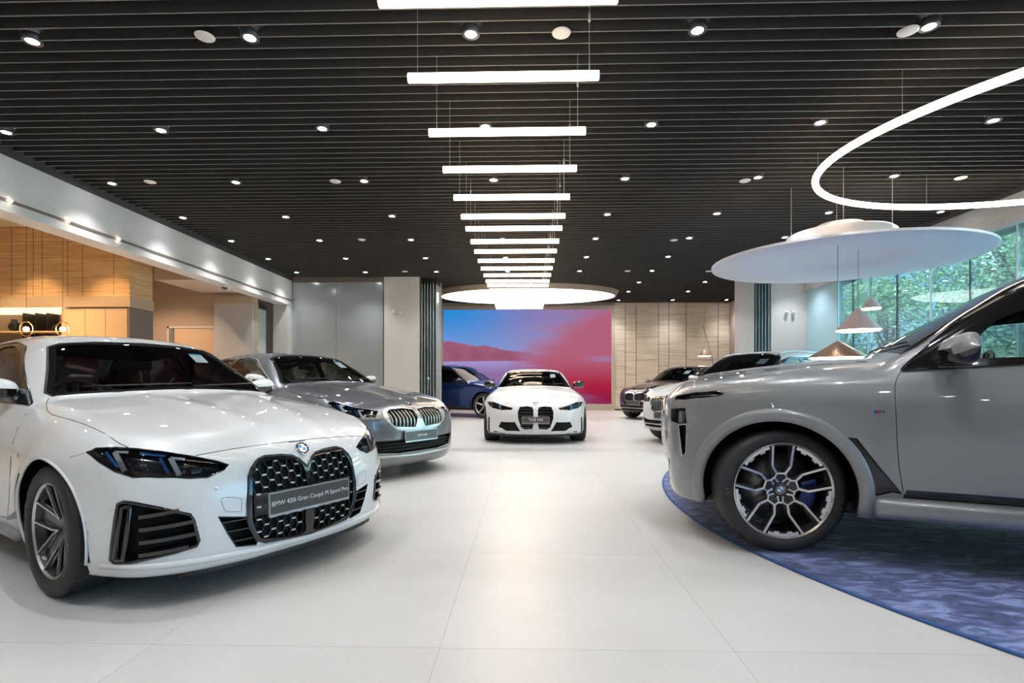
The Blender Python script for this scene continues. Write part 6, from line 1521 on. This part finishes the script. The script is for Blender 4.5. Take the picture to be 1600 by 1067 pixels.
# ===== white two-door coupe facing the camera =====
def car_white_sports():
    O = OUT['D']; ft = dict(FT['coupe']); ft.update(seat=(.03,.03,.03), arch_r=.385, mirror_mat=BLACK_GLOSS, mirror=(-.84,.985), mirror_out=.14, roofz=1.36,
        ws=[(0,1.362),(-.3,1.352),(-.50,1.325),(-.565,1.295),(-.66,1.13),(-.74,1.01),(-.72,.992),(-.4,1.02),(0,1.035)],
        dlo=[(-.67,.96),(-1.05,1.14),(-1.38,1.28),(-1.65,1.325),(-2.1,1.31),(-2.7,1.21),(-3.0,1.06),(-2.6,1.0),(-1.6,.975)],
        panes=[[(-.84,.99),(-1.07,1.12),(-1.38,1.25),(-1.65,1.295),(-2.0,1.285),(-2.08,.995)],[(-2.16,1.0),(-2.08,1.275),(-2.6,1.20),(-2.85,1.05)]],
        rear=[(0,1.28),(-.45,1.26),(-.58,1.1),(0,1.11)], seams=[('door_gap', [(-.60,.96),(-.55,.75),(-.58,.5),(-.72,.30)]), ('door_gap', [(-2.15,.97),(-2.15,.7),(-2.05,.35)])])
    S, f, e, pm = base_car('alpine_white', 'coupe_m4', .19, 10.05, -90, .03, (.82,.82,.81), dict(metal=0., rough=.3),
        'white two-door sports coupe facing the camera before the video wall', feats=ft)
    ko = [(p[0], 0. if abs(p[1]) < .005 else p[1], p[2]) for p in O['kidney']]; ko[0] = (ko[0][0], 0, ko[0][2]); ko[-1] = (ko[-1][0], 0, .34)
    kin = [(p[0], min(p[1], -.036), p[2]) for p in O['kinner']]
    kfr = principled('grille_white_rib', (.75,.75,.74), .3)
    kb = simple_kidney(S, f, e, ko, kin, 40, pm, 'horizontal', 0, .055, CHROME, bar=BLACK_GLOSS, frame_r=.010, depth=.05)
    for sg in (-1, 1):
        m = (lambda P: P) if sg < 0 else mir
        S.cut(m(O['headlight']), (.85, sg*.5, .25), 5 if sg < 0 else 6); S.cut(m(O['intake']), (1, 0, 0), 16 if sg < 0 else 17); S.cut(m(O['slot']), (.8, sg*.6, 0), 18 if sg < 0 else 19)
    cut_glass(S, f, ft)
    finish_car(S, f, e, pm, 'coupe_m4', ft, dict(rimf=.76, kind='two', width=.27, badge=False))
    kb()
    for sg in (-1, 1):
        m = (lambda P: P) if sg < 0 else mir
        lamp_unit(S, f, m(O['headlight']), (.85, sg*.5, .25), 5 if sg < 0 else 6, e, .035, sg=sg)
        r = recess(S, f, m(O['intake']), 16 if sg < 0 else 17, 'lower_intake', e, .05, edge=BLACK_GLOSS, er=.005)
        kidney_mesh(f, m(O['intake']), r, .03, .035, -.015, 'hex', BLACK_PLASTIC, BLACK_PLASTIC)
        recess(S, f, m(O['slot']), 18 if sg < 0 else 19, 'side_slot', e, .03, d=(.8, sg*.6, 0))
        tri = frontpts(f, [(sg*.86,.215),(sg*.70,.225),(sg*.55,.19),(sg*.50,.17),(sg*.82,.165)]); N = grad(f, tri)
        from_vf('lip_corner', list(tri+N*.012)+list(tri-N*.01), [tuple(range(5)), tuple(range(5, 10))[::-1]]+[(i, 5+i, 5+(i+1) % 5, (i+1) % 5) for i in range(5)], BLACK_PLASTIC, e)
    plate(e, 'THE M4', (.87, 0, .435), (1, 0, .05), .48, .12, .075)
    L = frontpts(f, [(y, .165+.01*abs(y)) for y in np.linspace(-.80, .80, 21)]); MB().tube([tuple(p) for p in L], .018, 6).build('front_splitter', BLACK_PLASTIC, e, True)
    p = frontpts(f, [(0, .72)]); roundel('badge', tuple(p[0]), tuple(grad(f, p)[0]), .036, e)
    hood_seams(f, e, OUT['A']['hoodseam'], OUT['A']['hoodfront']); add_wipers(f, e, ft); add_sticker(f, e, ft, (.40, 1.25), (.11, .08))
    return e
# ===== the three cars farther back =====
def far_suv(sp, key, x, y, deg, col, kw, label, style, pl, framemat, sc_z=1., sc_y=1., electric=False, seat=(.03,.03,.03), windows_only=False, machined=None):
    q = lambda L: [(a*sc_y, b*sc_z) for a, b in L]
    ft = dict(seat=seat, cowl=(-.72*sc_y, 1.13*sc_z), roofz=1.68*sc_z, zf=.40, liner_z=lambda x: 1.12*sc_z, arch_r=SPEC[sp]['wheel_r']+.05, arch_z=.24,
        ws=q([(0,1.655),(-.35,1.645),(-.60,1.60),(-.66,1.55),(-.74,1.36),(-.80,1.19),(-.77,1.165),(-.4,1.19),(0,1.20)]),
        dlo=q([(-.66,1.08),(-1.0,1.29),(-1.3,1.50),(-1.6,1.565),(-2.5,1.575),(-3.3,1.50),(-3.6,1.32),(-3.5,1.17),(-2,1.12)]),
        panes=[q([(-.86,1.12),(-1.05,1.27),(-1.33,1.46),(-1.6,1.53),(-1.9,1.54),(-1.95,1.13)]), q([(-2.05,1.14),(-2.0,1.545),(-2.7,1.53),(-2.85,1.17)]), q([(-2.95,1.18),(-2.85,1.51),(-3.2,1.46),(-3.45,1.30),(-3.4,1.20)])],
        rear=q([(0,1.60),(-.55,1.55),(-.68,1.25),(0,1.22)]), mirror=(-.94*sc_y, 1.12*sc_z), mirror_out=.10, mirror_s=.9, mirror_mat=None,
        seams=[('door_gap', q([(-.66,1.06),(-.62,.8),(-.64,.5),(-.74,.40)])), ('door_gap', q([(-2.0,1.1),(-2.0,.7),(-2.0,.4)]))])
    S, f, e, pm = base_car(key, sp, x, y, deg, .034, col, kw, label, feats=ft); ft['mirror_mat'] = pm
    hl = [(-.86,.80),(-.84,.86),(-.70,.875),(-.46,.82),(-.45,.76),(-.60,.745),(-.80,.76)]
    ft['arch_mat'] = ft.get('arch_mat', pm)
    for sg in (-1, 1):
        H = [tuple(p) for p in frontpts(f, [(-sg*a, b*sc_z) for a, b in q(hl)])]; S.cut(H, (.85, sg*.5, .1), 5 if sg < 0 else 6); ft['hl%d' % sg] = H
    kf = [(0,.70),(0,.80),(-.05,.83),(-.12,.845),(-.33,.84),(-.41,.80),(-.43,.73),(-.39,.62),(-.33,.58),(-.08,.575)]
    ki = [(-.035,.80),(-.12,.825),(-.32,.82),(-.385,.785),(-.405,.73),(-.37,.635),(-.32,.60),(-.09,.595),(-.04,.64)]
    ko = [tuple(p) for p in frontpts(f, q(kf))]; kin = [tuple(p) for p in frontpts(f, q(ki))]
    kb = simple_kidney(S, f, e, ko, kin, 40, framemat, style, .05 if style != 'hex' else .04, .055, SATIN, th=.012, bar=BLACK_GLOSS, frame_r=.012)
    lg = [tuple(p) for p in frontpts(f, q([(-.70,.46),(-.5,.43),(.5,.43),(.70,.46),(.62,.30),(-.62,.30)]))]
    S.cut(lg, (1, 0, 0), 43); cut_glass(S, f, ft)
    finish_car(S, f, e, pm, sp, ft, dict(rimf=.74, kind='five_blade' if electric else 'two', width=.26, badge=True, machined=machined))
    kb(); rc = recess(S, f, lg, 43, 'lower_grille', e, .04, edge=BLACK_GLOSS); slats(f, lg, (.36*sc_z,), .03, .02, SATIN, rc, 'grille_bar', .0)
    for sg in (-1, 1): lamp_unit(S, f, ft['hl%d' % sg], (.85, sg*.5, .1), 5 if sg < 0 else 6, e, .03, sg=sg)
    if pl: plate(e, pl, (.935*sc_y, 0, .52*sc_z), (1, 0, 0), .52, .125, .04)
    p = frontpts(f, [(0, .88*sc_z)]); roundel('badge', tuple(p[0]), tuple(grad(f, p)[0]), .04, e)
    L = frontpts(f, q([(y, .27) for y in np.linspace(-.78, .78, 17)])); MB().tube([tuple(p) for p in L], .02, 6).build('front_skid', SATIN if sp == 'suv5' else BLACK_PLASTIC, e, True)
    for sg in (-1, 1):
        P = sidepts(f, [(x_, SPEC[sp]['bottom'][2][1]+.05) for x_ in np.linspace(-.5, -2.4, 12)], sg); MB().tube([tuple(p_) for p_ in P], .045, 6).build('side_sill', BLACK_PLASTIC, e, True)
        if sp == 'suv5':
            R_ = [(x_, sg*(.60*sc_y), 1.70*sc_z-.012*abs(x_+2.2)**2) for x_ in np.linspace(-1.3, -3.2, 10)]; R_ = [tuple(a_) for a_ in project(f, np.array(R_), 4, .1)+np.array((0, 0, .022))]
            MB().tube(R_, .014, 6).build('roof_rail', SATIN, e, True)
    add_sticker(f, e, ft, (.44*sc_y, 1.50*sc_z), (.14, .10))
    return e

# ---------- put the scene together ----------
build_shell()
car_white_coupe()
car_grey_suv()
car_grey_saloon()
car_white_sports()
far_suv('suv5', 'white_suv', 3.2, 9.6, -147.5, (.80, .80, .80), dict(rough=.3), 'white utility car with tall slatted chrome grille, half hidden behind the pale grey car', 'vertical', 'BMW X5', CHROME)
far_suv('suv4', 'dark_suv', 3.9, 16.08, -143, (.035, .012, .030), dict(rough=.25, metal=.4), 'dark plum utility car with a chrome-framed grille by the pale veneer wall', 'hex', ' ', CHROME, .955, .965)
far_suv('suv_electric', 'blue_suv', -.8, 16.89, -30, (.008, .035, .17), dict(rough=.25, metal=.5), 'dark blue utility car with five-spoke wheels, partly behind the white sports coupe', 'hex', '', CHROME, .985, 1.0, True, machined=SATIN)
build_bars()
build_ring_and_cloud()
build_ceiling_lights()
build_lounge()
build_pendants()
build_partitions()
build_small()
build_trees()
